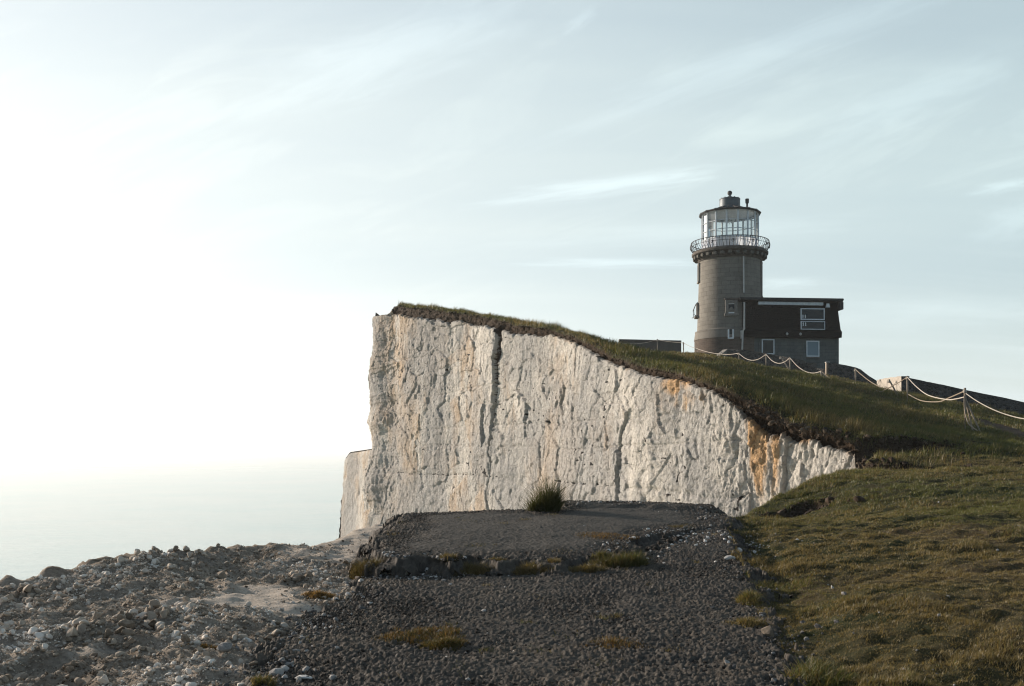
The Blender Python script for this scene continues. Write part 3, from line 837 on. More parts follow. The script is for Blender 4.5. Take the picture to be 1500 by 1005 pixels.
# scroll ornaments
for i in range(0, nb_, 6):
    a = 2 * math.pi * (i + .5) / nb_ + .04
    pts = []
    for k in range(14):
        q = k / 13 * 2 * math.pi * 1.4; s_ = .16 * (1 - k / 18)
        pts.append((a + s_ * math.cos(q) / rr(56.5), s_ * math.sin(q)))
    tube(bm, [(rr(56.9) * math.cos(aa), rr(56.9) * math.sin(aa), zr0 + .5 * (zr1 - zr0) + dz) for aa, dz in pts], .022, 4)
bm_obj('railing', bm, M_dark, LH, True)
# lantern
NL = 16; off = R(-90) + R(4.9 + 11.25)
rl = rr(40.2)
zs, ze = lz(354), lz(315)
zg = lz(370.6)
lant = empty('lantern', (0, 0, 0)); lant.parent = LH
def lp(i, r_, z): 
    a = off + 2 * math.pi * i / NL; return (r_ * math.cos(a), r_ * math.sin(a), z)
bm = bmesh.new()
for i in range(NL):
    vs = [bm.verts.new(lp(i, rl, zg)), bm.verts.new(lp(i + 1, rl, zg)), bm.verts.new(lp(i + 1, rl, zs)), bm.verts.new(lp(i, rl, zs))]
    bm.faces.new(vs)
    tube(bm, [lp(i, rl + .02, zg), lp(i, rl + .02, zs)], .045, 4)
    mid = [(lp(i, rl + .03, 0)[k] * .5 + lp(i + 1, rl + .03, 0)[k] * .5) for k in (0, 1)]
    tube(bm, [(mid[0], mid[1], zg), (mid[0], mid[1], zs)], .03, 4)
bm_obj('lower_panelling', bm, M_frost, lant)
bm = bmesh.new()
for i in range(NL): tube(bm, [lp(i, rl, zs), lp(i, rl, ze + .05)], .085 if i != 3 else .11, 6)
for f in (0, .30, .62, 1.0):
    tube(bm, [lp(i, rl, zs + (ze - zs) * f) for i in range(NL + 1)], .07 if f in (0, 1.0) else .034, 5, caps=False)
bm_obj('glazing_bars', bm, M_greyp, lant)
bm = bmesh.new()
for i in range(NL):
    bm.faces.new([bm.verts.new(p) for p in (lp(i, rl - .035, zs), lp(i + 1, rl - .035, zs), lp(i + 1, rl - .035, ze), lp(i, rl - .035, ze))])
bm_obj('lantern_panes', bm, M_lglass, lant)
bm = bmesh.new(); lathe(bm, [(rl - .15, zg + .12), (0, zg + .12)], 48); bm_obj('lantern_floor', bm, M_wood, lant)
# furniture seen in the lantern
for (x_, y_, s_) in ((-1.35, -.4, .16), (-1.05, -.2, .13), (1.45, -.5, .14)):
    bm = bmesh.new()
    box(bm, x_ - s_, x_ + s_, y_ - s_, y_ + s_, zg + .13, zs + .02 + s_ * .6, .03)
    box(bm, x_ - s_, x_ + s_, y_ + s_ * .7, y_ + s_ * 1.1, zs - .30, zs + .1 + s_ * .9, .02)
    bm_obj('chair', bm, M_dark, lant)
bm = bmesh.new()
tube(bm, [(0, 0, ze + .1), (0, 0, ze - .55)], .02, 5)
for k in range(8):
    a = k * math.pi / 4
    tube(bm, [(.05 * math.cos(a), .05 * math.sin(a), ze - .55), (.3 * math.cos(a), .3 * math.sin(a), ze - .72), (.38 * math.cos(a), .38 * math.sin(a), ze - .5)], .028, 5)
    box(bm, .38 * math.cos(a) - .05, .38 * math.cos(a) + .05, .38 * math.sin(a) - .05, .38 * math.sin(a) + .05, ze - .5, ze - .34, .01)
bm_obj('chandelier', bm, M_white, lant)
# roof
rf0 = rr(43.0)
bm = bmesh.new()
rp = [(rf0 - .35, ze + .0), (rf0, ze - .03), (rf0 + .02, ze + .07), (rr(30), lz(311.0)), (rr(15), lz(305.2))]
lathe(bm, rp + [(0, lz(305.2))], NL, rot=off)
roof = bm_obj('roof', bm, M_lead, lant)
bm = bmesh.new(); lathe(bm, [(rl + .05, ze + .02), (rr(14), lz(306.8)), (0, lz(306.8))], NL, rot=off); bm_obj('ceiling', bm, M_white, lant)
bm = bmesh.new()
for i in range(NL):
    tube(bm, [lp(i, rf0 + .02, ze + .09), lp(i, rr(30), lz(311.0) + .03), lp(i, rr(15), lz(305.2) + .03)], .06, 5)
tube(bm, [lp(i, rf0 + .03, ze + .02) for i in range(NL + 1)], .09, 5, caps=False)
bm_obj('roof_rib', bm, M_dark, roof)
bm = bmesh.new()
lathe(bm, [(rr(15.6), lz(305.5)), (rr(15.6), lz(304)), (rr(15.0), lz(303.4)), (rr(14.8), lz(293.2)), (rr(15.2), lz(292.8)), (rr(15.0), lz(291.8)), (rr(10), lz(290.6)), (rr(5), lz(289.2)), (rr(3.2), lz(288.2)),
           (rr(2), lz(287)), (rr(1.8), lz(285.5))], 40)
for k in range(12):
    a = k * math.pi / 6
    box(bm, rr(13.4) * math.cos(a) - .06, rr(13.4) * math.cos(a) + .06, rr(13.4) * math.sin(a) - .06, rr(13.4) * math.sin(a) + .06, lz(292), lz(290.8), .02)
drum = bm_obj('ventilator', bm, M_lead, roof, True)
bm = bmesh.new(); lathe(bm, [(rr(1.2), lz(285.8)), (rr(2.9), lz(285)), (rr(3.6), lz(283)), (rr(3.2), lz(281.2)), (rr(2.0), lz(279.9)), (0, lz(279.2))], 20)
bm_obj('finial', bm, M_dark, drum, True)
bm = bmesh.new()
cxx = rr(24.6); 
lathe(bm, [(rr(1.35), lz(311)), (rr(1.35), lz(301.5)), (rr(2.5), lz(301)), (rr(2.7), lz(295)), (rr(2.2), lz(294.6)), (0, lz(294.6))], 16)
for v in bm.verts: v.co += Vector((cxx, -.5, 0))
bm_obj('flue', bm, M_dark, roof, True)
# tower windows, round the wall: angle from the camera side, positive to the right
def on_wall(name, ang, z0, z1, hw, parts, mat=None):
    rad = rr(44.3 + (lz(381) - (z0 + z1) / 2) / lz(381) * 2.6)
    e = empty(name, (0, 0, 0)); e.parent = LH
    e.rotation_euler = (0, 0, ang)
    for nm, mt, (x0, x1, y0, y1, zz0, zz1), bev in parts(rad):
        bm = bmesh.new(); box(bm, x0, x1, -rad - y0, -rad - y1, zz0, zz1, bev); bm_obj(nm, bm, mt, e)
    return e
zc0, zc1 = lz(464.5), lz(451)
def w_main(rad):
    w = .235
    return [('surround', M_surr, (-w - .28, -w, .13, -.35, zc0 - .05, zc1 + .3), .03), ('surround', M_surr, (w, w + .28, .13, -.35, zc0 - .05, zc1 + .3), .03),
            ('lintel', M_surr, (-w - .0, w + .0, .125, -.35, zc1, zc1 + .3), .03), ('hood', M_cornice, (-w - .36, w + .36, .20, -.3, zc1 + .30, zc1 + .44), .05),
            ('sill', M_surr, (-w - .36, w + .36, .16, -.35, zc0 - .28, zc0 - .05), .03),
            ('frame', M_white, (-w, w, .05, -.3, zc0 - .05, zc0 + .06), 0), ('frame', M_white, (-w, w, .05, -.3, zc1 - .07, zc1), 0),
            ('pane', M_pane, (-w + .0, w - .0, .02, -.25, zc0 + .06, zc1 - .07), 0)]
on_wall('tower_window', math.asin(2.3 / 46.0), zc0, zc1, .3, w_main)
zn0, zn1 = lz(500), lz(488.5)
def w_low(rad):
    rad2 = rr(51) - rad
    w = .12
    return [('surround', M_white, (-w - .13, -w, rad2 + .05, -.1, zn0, zn1), .02), ('surround', M_white, (w, w + .13, rad2 + .05, -.1, zn0, zn1), .02),
            ('sill', M_white, (-w - .13, w + .13, rad2 + .07, -.1, zn0 - .12, zn0), .02), ('pane', M_pane, (-w, w, rad2 + .01, -.1, zn0, zn1), 0)]
on_wall('low_window', math.asin(1.4 / 51.0), zn0, zn1, .2, w_low)
for (a_, p0, p1) in ((-82, 412, 389), (86, 436, 389)):
    z0, z1 = lz(p0), lz(p1)
    on_wall('side_window', R(a_), z0, z1, .4, lambda rad: [('surround', M_surr, (-.45, -.28, .09, -.3, z0, z1), .03), ('surround', M_surr, (.28, .45, .09, -.3, z0, z1), .03),
        ('lintel', M_surr, (-.45, .45, .10, -.3, z1, z1 + .2), .03), ('sill', M_surr, (-.5, .5, .14, -.3, z0 - .15, z0), .03), ('pane', M_pane, (-.28, .28, .03, -.3, z0, z1), 0)])
z0, z1 = lz(463), lz(444)
e = on_wall('side_window', R(-84), z0, z1, .4, lambda rad: [('surround', M_surr, (-.5, -.3, .14, -.3, z0, z1), .03), ('surround', M_surr, (.3, .5, .14, -.3, z0, z1), .03),
    ('sill', M_surr, (-.6, .6, .32, -.3, z0 - .16, z0), .03), ('pane', M_pane, (-.3, .3, .03, -.3, z0, z1), 0)])
bm = bmesh.new(); rad = rr(46)
for sx_ in (-.45, .45):
    tube(bm, [(sx_, -rad - .05, z1 + .05), (sx_, -rad - .22, z1 - .15), (sx_, -rad - .38, z1 - .55), (sx_, -rad - .36, z0 + .1), (sx_, -rad - .12, z0 - .05)], .035, 5)
tube(bm, [(-.6, -rad - .46, z0 - .06), (.6, -rad - .1, z0 + .02)], .03, 5)
bm_obj('iron_bracket', bm, M_dark, e)
# downpipe on the tower
bm = bmesh.new(); a_ = math.asin(18.6 / 45.5); rad = rr(45.6)
tube(bm, [(rad * math.sin(a_) * 1.02, -rad * math.cos(a_) * 1.02, lz(384)), (rr(46.6) * math.sin(a_) * 1.02, -rr(46.6) * math.cos(a_) * 1.02, lz(436))], .07, 8)
bm_obj('downpipe', bm, M_pipe, LH, True)

# ------------------------------------------------------------------ house beside it
HD = 83.3
h0 = at(1088, 540, HD)
KH = HD / FPX
HR = R(5)
HO = empty('house', (h0[0], h0[1], h0[2]), HR)
tag(HO, 'flat roofed house joined to the lighthouse, dark tiled upper floor over pale blockwork', 'house')
def hx(px):
    # where the ray through px meets the front wall, in metres along it
    tt = at(px, 480, 1.0)[0]
    s = (tt * h0[1] - h0[0]) / (math.cos(HR) - tt * math.sin(HR))
    return s
def hz_(px, py):
    d = h0[1] + hx(px) * math.sin(HR)
    return at(px, py, d)[2] - h0[2]
DP = 7.5
xl, xr_ = hx(1094), hx(1228.5)
zb, zm_, zt_ = -2.2, hz_(1160, 494.5), hz_(1160, 440)
bm = bmesh.new(); box(bm, xl, xr_, 0, DP, zb, zm_ - .03); lw_ = bm_obj('lower_wall', bm, M_block, HO)
bm = bmesh.new(); box(bm, hx(1086), xl - .004, -.05, 3.0, zb, zm_ - .03); bm_obj('corner_pier', bm, M_brick, HO)
# upper floor: tile hung, flaring to a skirt
bm = bmesh.new()
z_sk = hz_(1160, 483)
def ring(x0, x1, y0, y1, z): return [bm.verts.new(p) for p in ((x0, y0, z), (x1, y0, z), (x1, y1, z), (x0, y1, z))]
xu0 = hx(1087.5)
rs = [ring(xu0, hx(1230.5), -.36, DP + .3, zm_), ring(xu0, hx(1230.8), -.36, DP + .3, z_sk - .18), ring(xu0, hx(1229.8), -.24, DP + .2, z_sk), ring(xu0, hx(1228.2), -.16, DP + .1, hz_(1160, 468)), ring(xu0, hx(1226.6), -.12, DP, hz_(1160, 453)), ring(xu0, hx(1226.4), -.12, DP, zt_)]
for a, b2 in zip(rs[:-1], rs[1:]):
    for k in range(4): bm.faces.new((a[k], a[(k + 1) % 4], b2[(k + 1) % 4], b2[k]))
bm.faces.new(rs[0][::-1]); bm.faces.new(rs[-1])
up = bm_obj('upper_wall', bm, M_shing, HO)
bm = bmesh.new()
box(bm, hx(1081), hx(1231.6), -.55, DP + .4, hz_(1160, 442.2), hz_(1160, 437.6), .03)
box(bm, hx(1225.6), hx(1232.3), -.5, DP + .3, hz_(1228, 454.5), hz_(1160, 442.4), .04)
rf = bm_obj('roof', bm, M_roof, HO)
bm = bmesh.new(); box(bm, hx(1081) - .02, hx(1231.6) + .02, -.58, -.552, hz_(1160, 440.5), hz_(1160, 438.0), 0); bm_obj('fascia', bm, M_dark, rf)
bm = bmesh.new(); box(bm, hx(1109), hx(1204), -.34, -.135, hz_(1160, 447.8), hz_(1160, 443.0), .03); bm_obj('gutter', bm, M_greyp, rf)
bm = bmesh.new(); box(bm, hx(1113), hx(1120), .8, 1.6, hz_(1160, 437.6), hz_(1160, 436.0), .03); bm_obj('roof_hatch', bm, M_roof, rf)
def hwin(name, p0, p1, q0, q1, y, fr, mat, parent, pane=M_pane, split=None, objs=False):
    e = empty(name, (0, 0, 0)); e.parent = parent
    x0, x1, z0, z1 = hx(p0), hx(p1), hz_(1160, q1), hz_(1160, q0)
    bm = bmesh.new()
    box(bm, x0, x1, y - .05, y + .2, z0, z0 + fr); box(bm, x0, x1, y - .05, y + .2, z1 - fr, z1)
    box(bm, x0, x0 + fr, y - .048, y + .2, z0 + fr, z1 - fr); box(bm, x1 - fr, x1, y - .048, y + .2, z0 + fr, z1 - fr)
    bm_obj('frame', bm, mat, e)
    bm = bmesh.new(); box(bm, x0 + fr, x1 - fr, y - .012, y + .1, z0 + fr, z1 - fr); bm_obj('pane', bm, pane, e)
    return e, x0, x1, z0, z1
e, x0, x1, z0, z1 = hwin('upper_window', 1171, 1206, 452, 469, -.26, .085, M_greyp, HO)
e2, u0, u1, v0, v1 = hwin('upper_window', 1171, 1206, 471, 483.3, -.34, .06, M_greyp, HO)
for ee, zz0, n_ in ((e, z0 + .13, 2), (e2, v0 + .30, 2)):
    for k in range(n_):
        bm = bmesh.new(); cx_ = x0 + .19 + .20 * k; yy = -.30 if ee is e else -.38
        lathe(bm, [(.06, 0), (.05, .03), (.025, .06), (.04, .16), (.05, .2), (.02, .3), (0, .31)], 10)
        for v in bm.verts: v.co = Vector((cx_ + v.co.x, yy + v.co.y * .3, zz0 + v.co.z))
        bm_obj('ornament', bm, M_white, ee)
hwin('lower_window', 1115.5, 1134, 497.3, 519.5, -.04, .09, M_greyp, HO)
hwin('lower_window', 1180.8, 1199.8, 499, 522.3, -.04, .09, M_greyp, HO, pane=M_blind)
for (p0, p1, q0, q1) in ((1111, 1115.4, 495, 520), (1134.1, 1138.5, 495, 520), (1175, 1180.6, 496, 530), (1200, 1206, 496, 530), (1223, 1228.6, 496, 535)):
    bm = bmesh.new(); box(bm, hx(p0), hx(p1), -.035, .1, hz_(1160, q1), zm_ - .04, .01); bm_obj('quoin', bm, M_surr if p0 > 1300 else M_block, lw_)
bm = bmesh.new(); box(bm, hx(1180.7), hx(1199.9), -.14, .1, hz_(1160, 524), hz_(1160, 522.5), .02); bm_obj('sill', bm, M_surr, lw_)
for p_ in (1150, 1169.6):
    bm = bmesh.new(); lathe(bm, [(.02, .13), (.09, .08), (.11, 0), (.08, -.08), (0, -.12)], 14)
    for v in bm.verts: v.co += Vector((hx(p_), -.46, hz_(1160, 490.3)))
    bm_obj('wall_lamp', bm, M_pipe, HO, True)
bm = bmesh.new()
sx0, sx1, sz0, sz1 = hx(1208.2), hx(1213.8), hz_(1160, 450.4), hz_(1160, 444.6)
vs = [(sx0, -.32, sz0), (sx1, -.32, sz0), (sx1, -.125, sz0), (sx0, -.125, sz0), (sx0 + .06, -.27, sz1), (sx1 - .06, -.27, sz1), (sx1 - .06, -.125, sz1), (sx0 + .06, -.125, sz1)]
vs = [bm.verts.new(p) for p in vs]
for q in ((0, 1, 5, 4), (1, 2, 6, 5), (2, 3, 7, 6), (3, 0, 4, 7), (4, 5, 6, 7), (3, 2, 1, 0)): bm.faces.new([vs[k] for k in q])
bm_obj('alarm_box', bm, M_white, HO)
bm = bmesh.new()
tube(bm, [(hx(1087.4), -.52, hz_(1087, 444)), (hx(1087.2), -.52, hz_(1087, 483)), (hx(1085.6), -.47, hz_(1087, 486)), (hx(1085.2), -.3, hz_(1087, 520))], .075, 8)
bm_obj('downpipe', bm, M_pipe, HO, True)
bm = bmesh.new(); box(bm, hx(1082.8), hx(1085), -.42, -.1, hz_(1087, 497), hz_(1087, 485), .02); bm_obj('meter_box', bm, M_pipe, HO)

# ------------------------------------------------------------------ garden walls
def wall(name, tops, thick, mat, label, cop=None, bottom=.5, back=None):
    """tops: (px, py, depth) along the front face's upper edge; the wall has real thickness behind it"""
    P = [at(*p) for p in tops]
    o0 = P[0].copy(); gz = Hs(o0[0], o0[1])
    e = empty(name, (o0[0], o0[1], gz)); tag(e, label, 'wall')
    bm = bmesh.new()
    rows = []
    for i, p in enumerate(P):
        d = P[min(i + 1, len(P) - 1)] - P[max(i - 1, 0)]
        nrm = np.array([-d[1], d[0]]); nrm /= np.hypot(*nrm)
        if nrm[1] < 0: nrm = -nrm
        if back is not None: nrm = np.array(back)
        g_ = min(Hs(p[0], p[1]), Hs(p[0] + nrm[0] * thick, p[1] + nrm[1] * thick)) - bottom
        q = p - o0
        rows.append([bm.verts.new((q[0], q[1], g_ - gz)), bm.verts.new((q[0], q[1], p[2] - gz)),
                     bm.verts.new((q[0] + nrm[0] * thick, q[1] + nrm[1] * thick, p[2] - gz)), bm.verts.new((q[0] + nrm[0] * thick, q[1] + nrm[1] * thick, g_ - gz))])
    for a, b2 in zip(rows[:-1], rows[1:]):
        for k in range(3): bm.faces.new((a[k], b2[k], b2[k + 1], a[k + 1]))
    bm.faces.new(rows[0]); bm.faces.new(rows[-1][::-1])
    bmesh.ops.subdivide_edges(bm, edges=[ed for ed in bm.edges if ed.calc_length() > 1.0], cuts=6, use_grid_fill=True)
    for v in bm.verts:
        q = np.array([v.co.x + o0[0], v.co.y + o0[1], v.co.z])
        v.co += Vector((0, 0, .035 * float(fbm(np.array([q[0] * 2.1]), np.array([q[1] * 2.1 + q[2]]), seed=140)[0])))
    bm_obj('stonework', bm, mat, e)
    if cop:
        bm = bmesh.new(); rows = []
        for i, p in enumerate(P):
            d = P[min(i + 1, len(P) - 1)] - P[max(i - 1, 0)]
            nrm = np.array([-d[1], d[0]]); nrm /= np.hypot(*nrm)
            if nrm[1] < 0: nrm = -nrm
            q = p - o0; z = p[2] - gz
            rows.append([bm.verts.new((q[0] + nrm[0] * s_, q[1] + nrm[1] * s_, z + dz)) for s_, dz in ((-.07, .015), (-.07, cop), (thick + .07, cop), (thick + .07, .015))])
        for a, b2 in zip(rows[:-1], rows[1:]):
            for k in range(4): bm.faces.new((a[k], b2[k], b2[(k + 1) % 4], a[(k + 1) % 4]))
        bm.faces.new(rows[0]); bm.faces.new(rows[-1][::-1])
        bm_obj('coping', bm, M_coping, e)
    return e
wall('garden_wall', [(1066,511.5,72),(1083,511.6,71.5),(1104,515,71),(1121,517.8,70.5),(1140,520.8,70),(1156,523.8,69.5),(1177,528.2,69),(1180.5,529.5,69),(1181,531.4,69),(1191.5,531.6,68.6),(1192,539,68.6),(1210,540.5,68)], .45, M_flint,
     'dark flint garden wall directly below the house windows, stepping down to the right')
wall('wall_buttress', [(1054.5,520.5,71.6),(1060,516.5,71.8),(1065.6,511.6,72)], .5, M_surr, 'pale triangular wall end below the lighthouse, sloping down to the left')
wall('garden_wall', [(1213,530.8,65.4),(1226,532.6,65.3),(1240,535.3,65.2),(1254,538.2,65.1),(1261,541.2,65),(1267,546,64.95),(1274,551.5,64.9),(1284,558,64.8)], .45, M_flint,
     'short dark flint wall right of the house whose top curves down to the right')
wall('garden_wall', [(1321,551,52),(1350,557.4,51.6),(1380,563.8,51.2),(1410,570,50.8),(1440,576.3,50.4),(1470,582.6,50),(1500,589,49.6),(1560,601.5,48.6),(1640,618,47.4)], .5, M_flint,
     'long dark flint wall running down the slope to the right edge')
p_a, p_b = at(1320.5, 551, 52.0), at(1284.5, 556.3, 57.2)
wall('wall_return', [(1284.5,556.3,57.2),(1302,553.2,54.4),(1320.2,551,52.03)], .45, M_cornice if False else weathered('pale_render', (.30,.265,.22), (.42,.38,.32), .9, 6, .6, bdist=.03), 'sunlit pale return wall at the left end of the long flint wall', back=(1.0, .12))
wall('boundary_wall', [(907,499.2,82),(930,499.7,82),(960,500.4,82),(998,501.2,82)], .5, M_brick, 'low brown brick wall with flat coping left of the lighthouse', cop=.13)
g0 = at(1212, 530.2, 65.6)
e = empty('gatepost', (g0[0], g0[1], Hs(g0[0], g0[1]))); tag(e, 'short pale gatepost at the left end of the curved flint wall', 'post')
hh = g0[2] - Hs(g0[0], g0[1])
bm = bmesh.new(); box(bm, -.11, .11, -.12, .12, -.4, hh - .06, .02); bm_obj('shaft', bm, M_wood, e)
bm = bmesh.new(); box(bm, -.14, .14, -.15, .15, hh - .058, hh, .02); bm_obj('cap', bm, M_pipe, e)

# ------------------------------------------------------------------ rope fence along the edge
m, t, b = material('rope_fibre', rough=.9, spec=.1)
P = t.node('ShaderNodeTexCoord').outputs['Object']
t.set(b.inputs['Base Color'], t.mix(t.noise(P, 14, 3, .6), (.27,.235,.19), (.52,.475,.41)))
M_rope = m
m, t, b = material('old_rope', rough=.9, spec=.1)
P = t.node('ShaderNodeTexCoord').outputs['Object']
t.set(b.inputs['Base Color'], t.mix(t.noise(P, 14, 3, .6), (.15,.12,.09), (.30,.25,.19)))
M_rope_old = m
GP = 'posts of the rope fence'; GR = 'ropes of the fence along the cliff'
def post(px, py, depth, label, lean=(0, 0), r=.045, struts=()):
    p = at(px, py, depth); q = (p[0] + lean[0], p[1] + lean[1])
    gz = Hs(*q)
    e = empty('fence_post', (q[0], q[1], gz)); tag(e, label, 'post', GP)
    bm = bmesh.new()
    top = (p[0] - q[0], p[1] - q[1], p[2] - gz)
    tube(bm, [(-top[0] * .2, -top[1] * .2, -.25), (top[0] * .5 + .01, top[1] * .5, top[2] * .5), (top[0], top[1], top[2] + .04)], r, 7, r * .85)
    bm_obj('stake', bm, M_wood, e)
    for (dx, dy) in struts:
        gs = Hs(q[0] + dx, q[1] + dy)
        bm = bmesh.new(); tube(bm, [(dx, dy, gs - gz - .1), (top[0] * .8, top[1] * .8, top[2] * .8)], r * .6, 6); bm_obj('strut', bm, M_wood, e)
    bm = bmesh.new()
    for k in range(3):
        tube(bm, [(top[0] * .97 + r * 1.15 * math.cos(a), top[1] * .97 + r * 1.15 * math.sin(a), top[2] - .05 - k * .028) for a in np.linspace(0, 2 * math.pi, 13)], .016, 5, caps=False)
    bm_obj('rope_binding', bm, M_rope, e)
    return e
post(890,497,78,'leftmost fence post, half hidden by the grassy headland')
post(963,497.5,76,'fence post standing before the low brick wall')
post(1001,502,74,'fence post between the brick wall and the lighthouse')
post(1019,510,72,'fence post before the foot of the lighthouse tower')
post(1055,518.5,68,'fence post at the pale triangular wall end')
post(1082,517.4,64,'fence post before the corner where lighthouse and house meet')
post(1122,519,60,'upright fence post below the left ground floor window')
post(1143,523,58,'leaning fence post below the middle of the house', lean=(.7,-.3))
post(1157,524,56,'fence post below the two wall lamps of the house')
post(1203,543.8,52,'fence post with struts below the right corner of the house', struts=((.55,-.2),(.9,.1)))
post(1253,540.5,50,'fence post before the curved flint wall')
post(1302,557,47,'bare stake leaning against the sunlit return wall', lean=(.48,.1))
post(1329,552,44,'fence post before the left end of the long flint wall')
post(1413.5,570,33,'nearest fence post on the grass, propped by struts', struts=((.34,.1),(.52,-.1)))
post(1610,604,28,'fence post beyond the right edge')
def rope(pts, r, label, mat=None, n=16):
    """pts: (px, py, depth) it passes through; smooth curve"""
    P = [Vector(at(*p)) for p in pts]
    out = []
    for i in range(len(P) - 1):
        p0 = P[max(i - 1, 0)]; p1 = P[i]; p2 = P[i + 1]; p3 = P[min(i + 2, len(P) - 1)]
        for k in range(n):
            t_ = k / n
            out.append(.5 * ((2 * p1) + (p2 - p0) * t_ + (2 * p0 - 5 * p1 + 4 * p2 - p3) * t_ ** 2 + (3 * p1 - p0 - 3 * p2 + p3) * t_ ** 3))
    out.append(P[-1])
    for v in out: v.z = max(v.z, Hs(v.x, v.y) + .05)
    o = out[len(out) // 2].copy()
    bm = bmesh.new(); tube(bm, [v - o for v in out], r, 6)
    ob = bm_obj('rope', bm, mat or M_rope, None, True); ob.location = o
    tag(ob, label, 'rope', GR)
    return ob
def sag(a, b, s):
    return [a, (a[0] * .75 + b[0] * .25, a[1] * .75 + b[1] * .25 + s * .75, a[2] * .75 + b[2] * .25), ((a[0] + b[0]) / 2, (a[1] + b[1]) / 2 + s, (a[2] + b[2]) / 2),
            (a[0] * .25 + b[0] * .75, a[1] * .25 + b[1] * .75 + s * .75, a[2] * .25 + b[2] * .75), b]
rope(sag((890,497,78),(963,497.5,76),6.5), .018, 'rope sagging before the low brick wall')
rope(sag((963,497.5,76),(1001,502,74),1.0), .016, 'rope from the brick wall towards the lighthouse, almost taut')
rope(sag((1001,502,74),(1019,510,72),1.0), .016, 'short rope just left of the lighthouse foot')
rope(sag((1019,510,72),(1055,518.5,68),1.5), .018, 'rope crossing below the lighthouse tower')
rope(sag((1055,518.5,68),(1082,517.4,64),1.2), .018, 'rope right of the pale triangular wall end')
rope(sag((1082,517.6,64),(1122,519,60),9.5), .020, 'pale rope sagging below the left ground floor window')
rope(sag((1122,519,60),(1157,524.2,56),10.5), .020, 'pale rope sagging behind the leaning post below the house')
rope(sag((1157,524.2,56),(1203,544,52),10), .020, 'pale rope falling to the strutted post at the right of the house')
rope([(1203,544,52),(1222,558,51),(1245,567,50),(1283,575,47),(1298,570,46),(1318,559.5,45),(1329,552.4,44)], .018, 'slack old rope touching the grass before the curved flint wall', M_rope_old)
rope([(1253,541,50),(1262,549,49),(1275,559,47.5),(1289,567,46.6)], .022, 'thin rope slanting down across the curved flint wall', M_rope_old)
rope([(1329,552.4,44),(1343,567,42),(1360,579,39.5),(1386,585.2,36),(1400,584.5,34.5),(1413.2,581.5,33)], .019, 'bright rope sagging across the long flint wall')
rope([(1331,578,45.5),(1350,587,43),(1375,588.5,39),(1390,583,36.5),(1413,573,33)], .022, 'thin old rope hanging close to the grass left of the propped post', M_rope_old)
rope([(1414,575.6,33),(1432,588,32.3),(1455,600,31.5),(1480,609,30.8),(1505,614,30),(1545,615,29),(1610,605,28)], .017, 'bright rope from the propped post out past the right edge')
rope([(1412.6,580,32.9),(1412.8,597,32.7),(1415,610,32.5),(1420,622,32),(1432,631,31.5)], .018, 'loose rope end hanging down from the propped post', M_rope_old)
# ------------------------------------------------------------------ stones
def ico(sub):
    bm = bmesh.new(); bmesh.ops.create_icosphere(bm, subdivisions=sub, radius=1)
    bm.verts.ensure_lookup_table()
    V = np.array([v.co[:] for v in bm.verts]); F = np.array([[v.index for v in f.verts] for f in bm.faces]); bm.free()
    return V, F
def rock_shape(sub, seed, flat=.7, cuts=9):
    V, F = ico(sub); g = np.random.default_rng(seed)
    V = V * (1 + .22 * fbm(V[:, 0] * 1.2 + seed, V[:, 1] * 1.2, V[:, 2] * 1.2, seed=seed, octs=3))[:, None]
    for _ in range(cuts):                                    # broken faces
        n = g.normal(size=3); n /= np.linalg.norm(n); d = g.uniform(.42, .85)
        s = V @ n; V = V - np.outer(np.clip(s - d, 0, None) * .92, n)
    V = V * np.array([1, g.uniform(.6, .95), flat * g.uniform(.7, 1.1)])
    return V, F
ROCKS = [rock_shape(1, 300 + i, .72, 9) for i in range(10)]
ROCKS2 = [rock_shape(2, 330 + i, .7, 22) for i in range(8)]
def rotm(n, tilt=.5):
    a = rng.uniform(0, 2 * np.pi, n); b = rng.normal(0, tilt, n); c = rng.normal(0, tilt, n)
    ca, sa, cb, sb, cc, s_c = np.cos(a), np.sin(a), np.cos(b), np.sin(b), np.cos(c), np.sin(c)
    Rz = np.zeros((n, 3, 3)); Rz[:, 0, 0] = ca; Rz[:, 0, 1] = -sa; Rz[:, 1, 0] = sa; Rz[:, 1, 1] = ca; Rz[:, 2, 2] = 1
    Rx = np.zeros((n, 3, 3)); Rx[:, 0, 0] = 1; Rx[:, 1, 1] = cb; Rx[:, 1, 2] = -sb; Rx[:, 2, 1] = sb; Rx[:, 2, 2] = cb
    Ry = np.zeros((n, 3, 3)); Ry[:, 1, 1] = 1; Ry[:, 0, 0] = cc; Ry[:, 0, 2] = s_c; Ry[:, 2, 0] = -s_c; Ry[:, 2, 2] = cc
    return Rz @ Rx @ Ry
def scatter(name, pts, size, tone, mat, shapes, sink=.25, tilt=.4, smooth=False):
    Vs, Fs, Ts = [], [], []; off = 0
    which = rng.integers(0, len(shapes), len(pts)); RM = rotm(len(pts), tilt)
    for k, (V, F) in enumerate(shapes):
        ix = np.nonzero(which == k)[0]
        if len(ix) == 0: continue
        W = np.einsum('nij,vj->nvi', RM[ix], V) * size[ix][:, None, None]
        W = W + pts[ix][:, None, :]; W[:, :, 2] += (size[ix] * (.5 - sink))[:, None]
        nV = len(V)
        Vs.append(W.reshape(-1, 3)); Fs.append((F[None] + (np.arange(len(ix)) * nV)[:, None, None]).reshape(-1, 3) + off); off += len(ix) * nV
        Ts.append(np.repeat(tone[ix], nV))
    o = np_mesh(name, np.vstack(Vs), np.vstack(Fs), mat, smooth=smooth, attrs={'tone': np.concatenate(Ts)})
    tag(o, kind='stuff'); return o
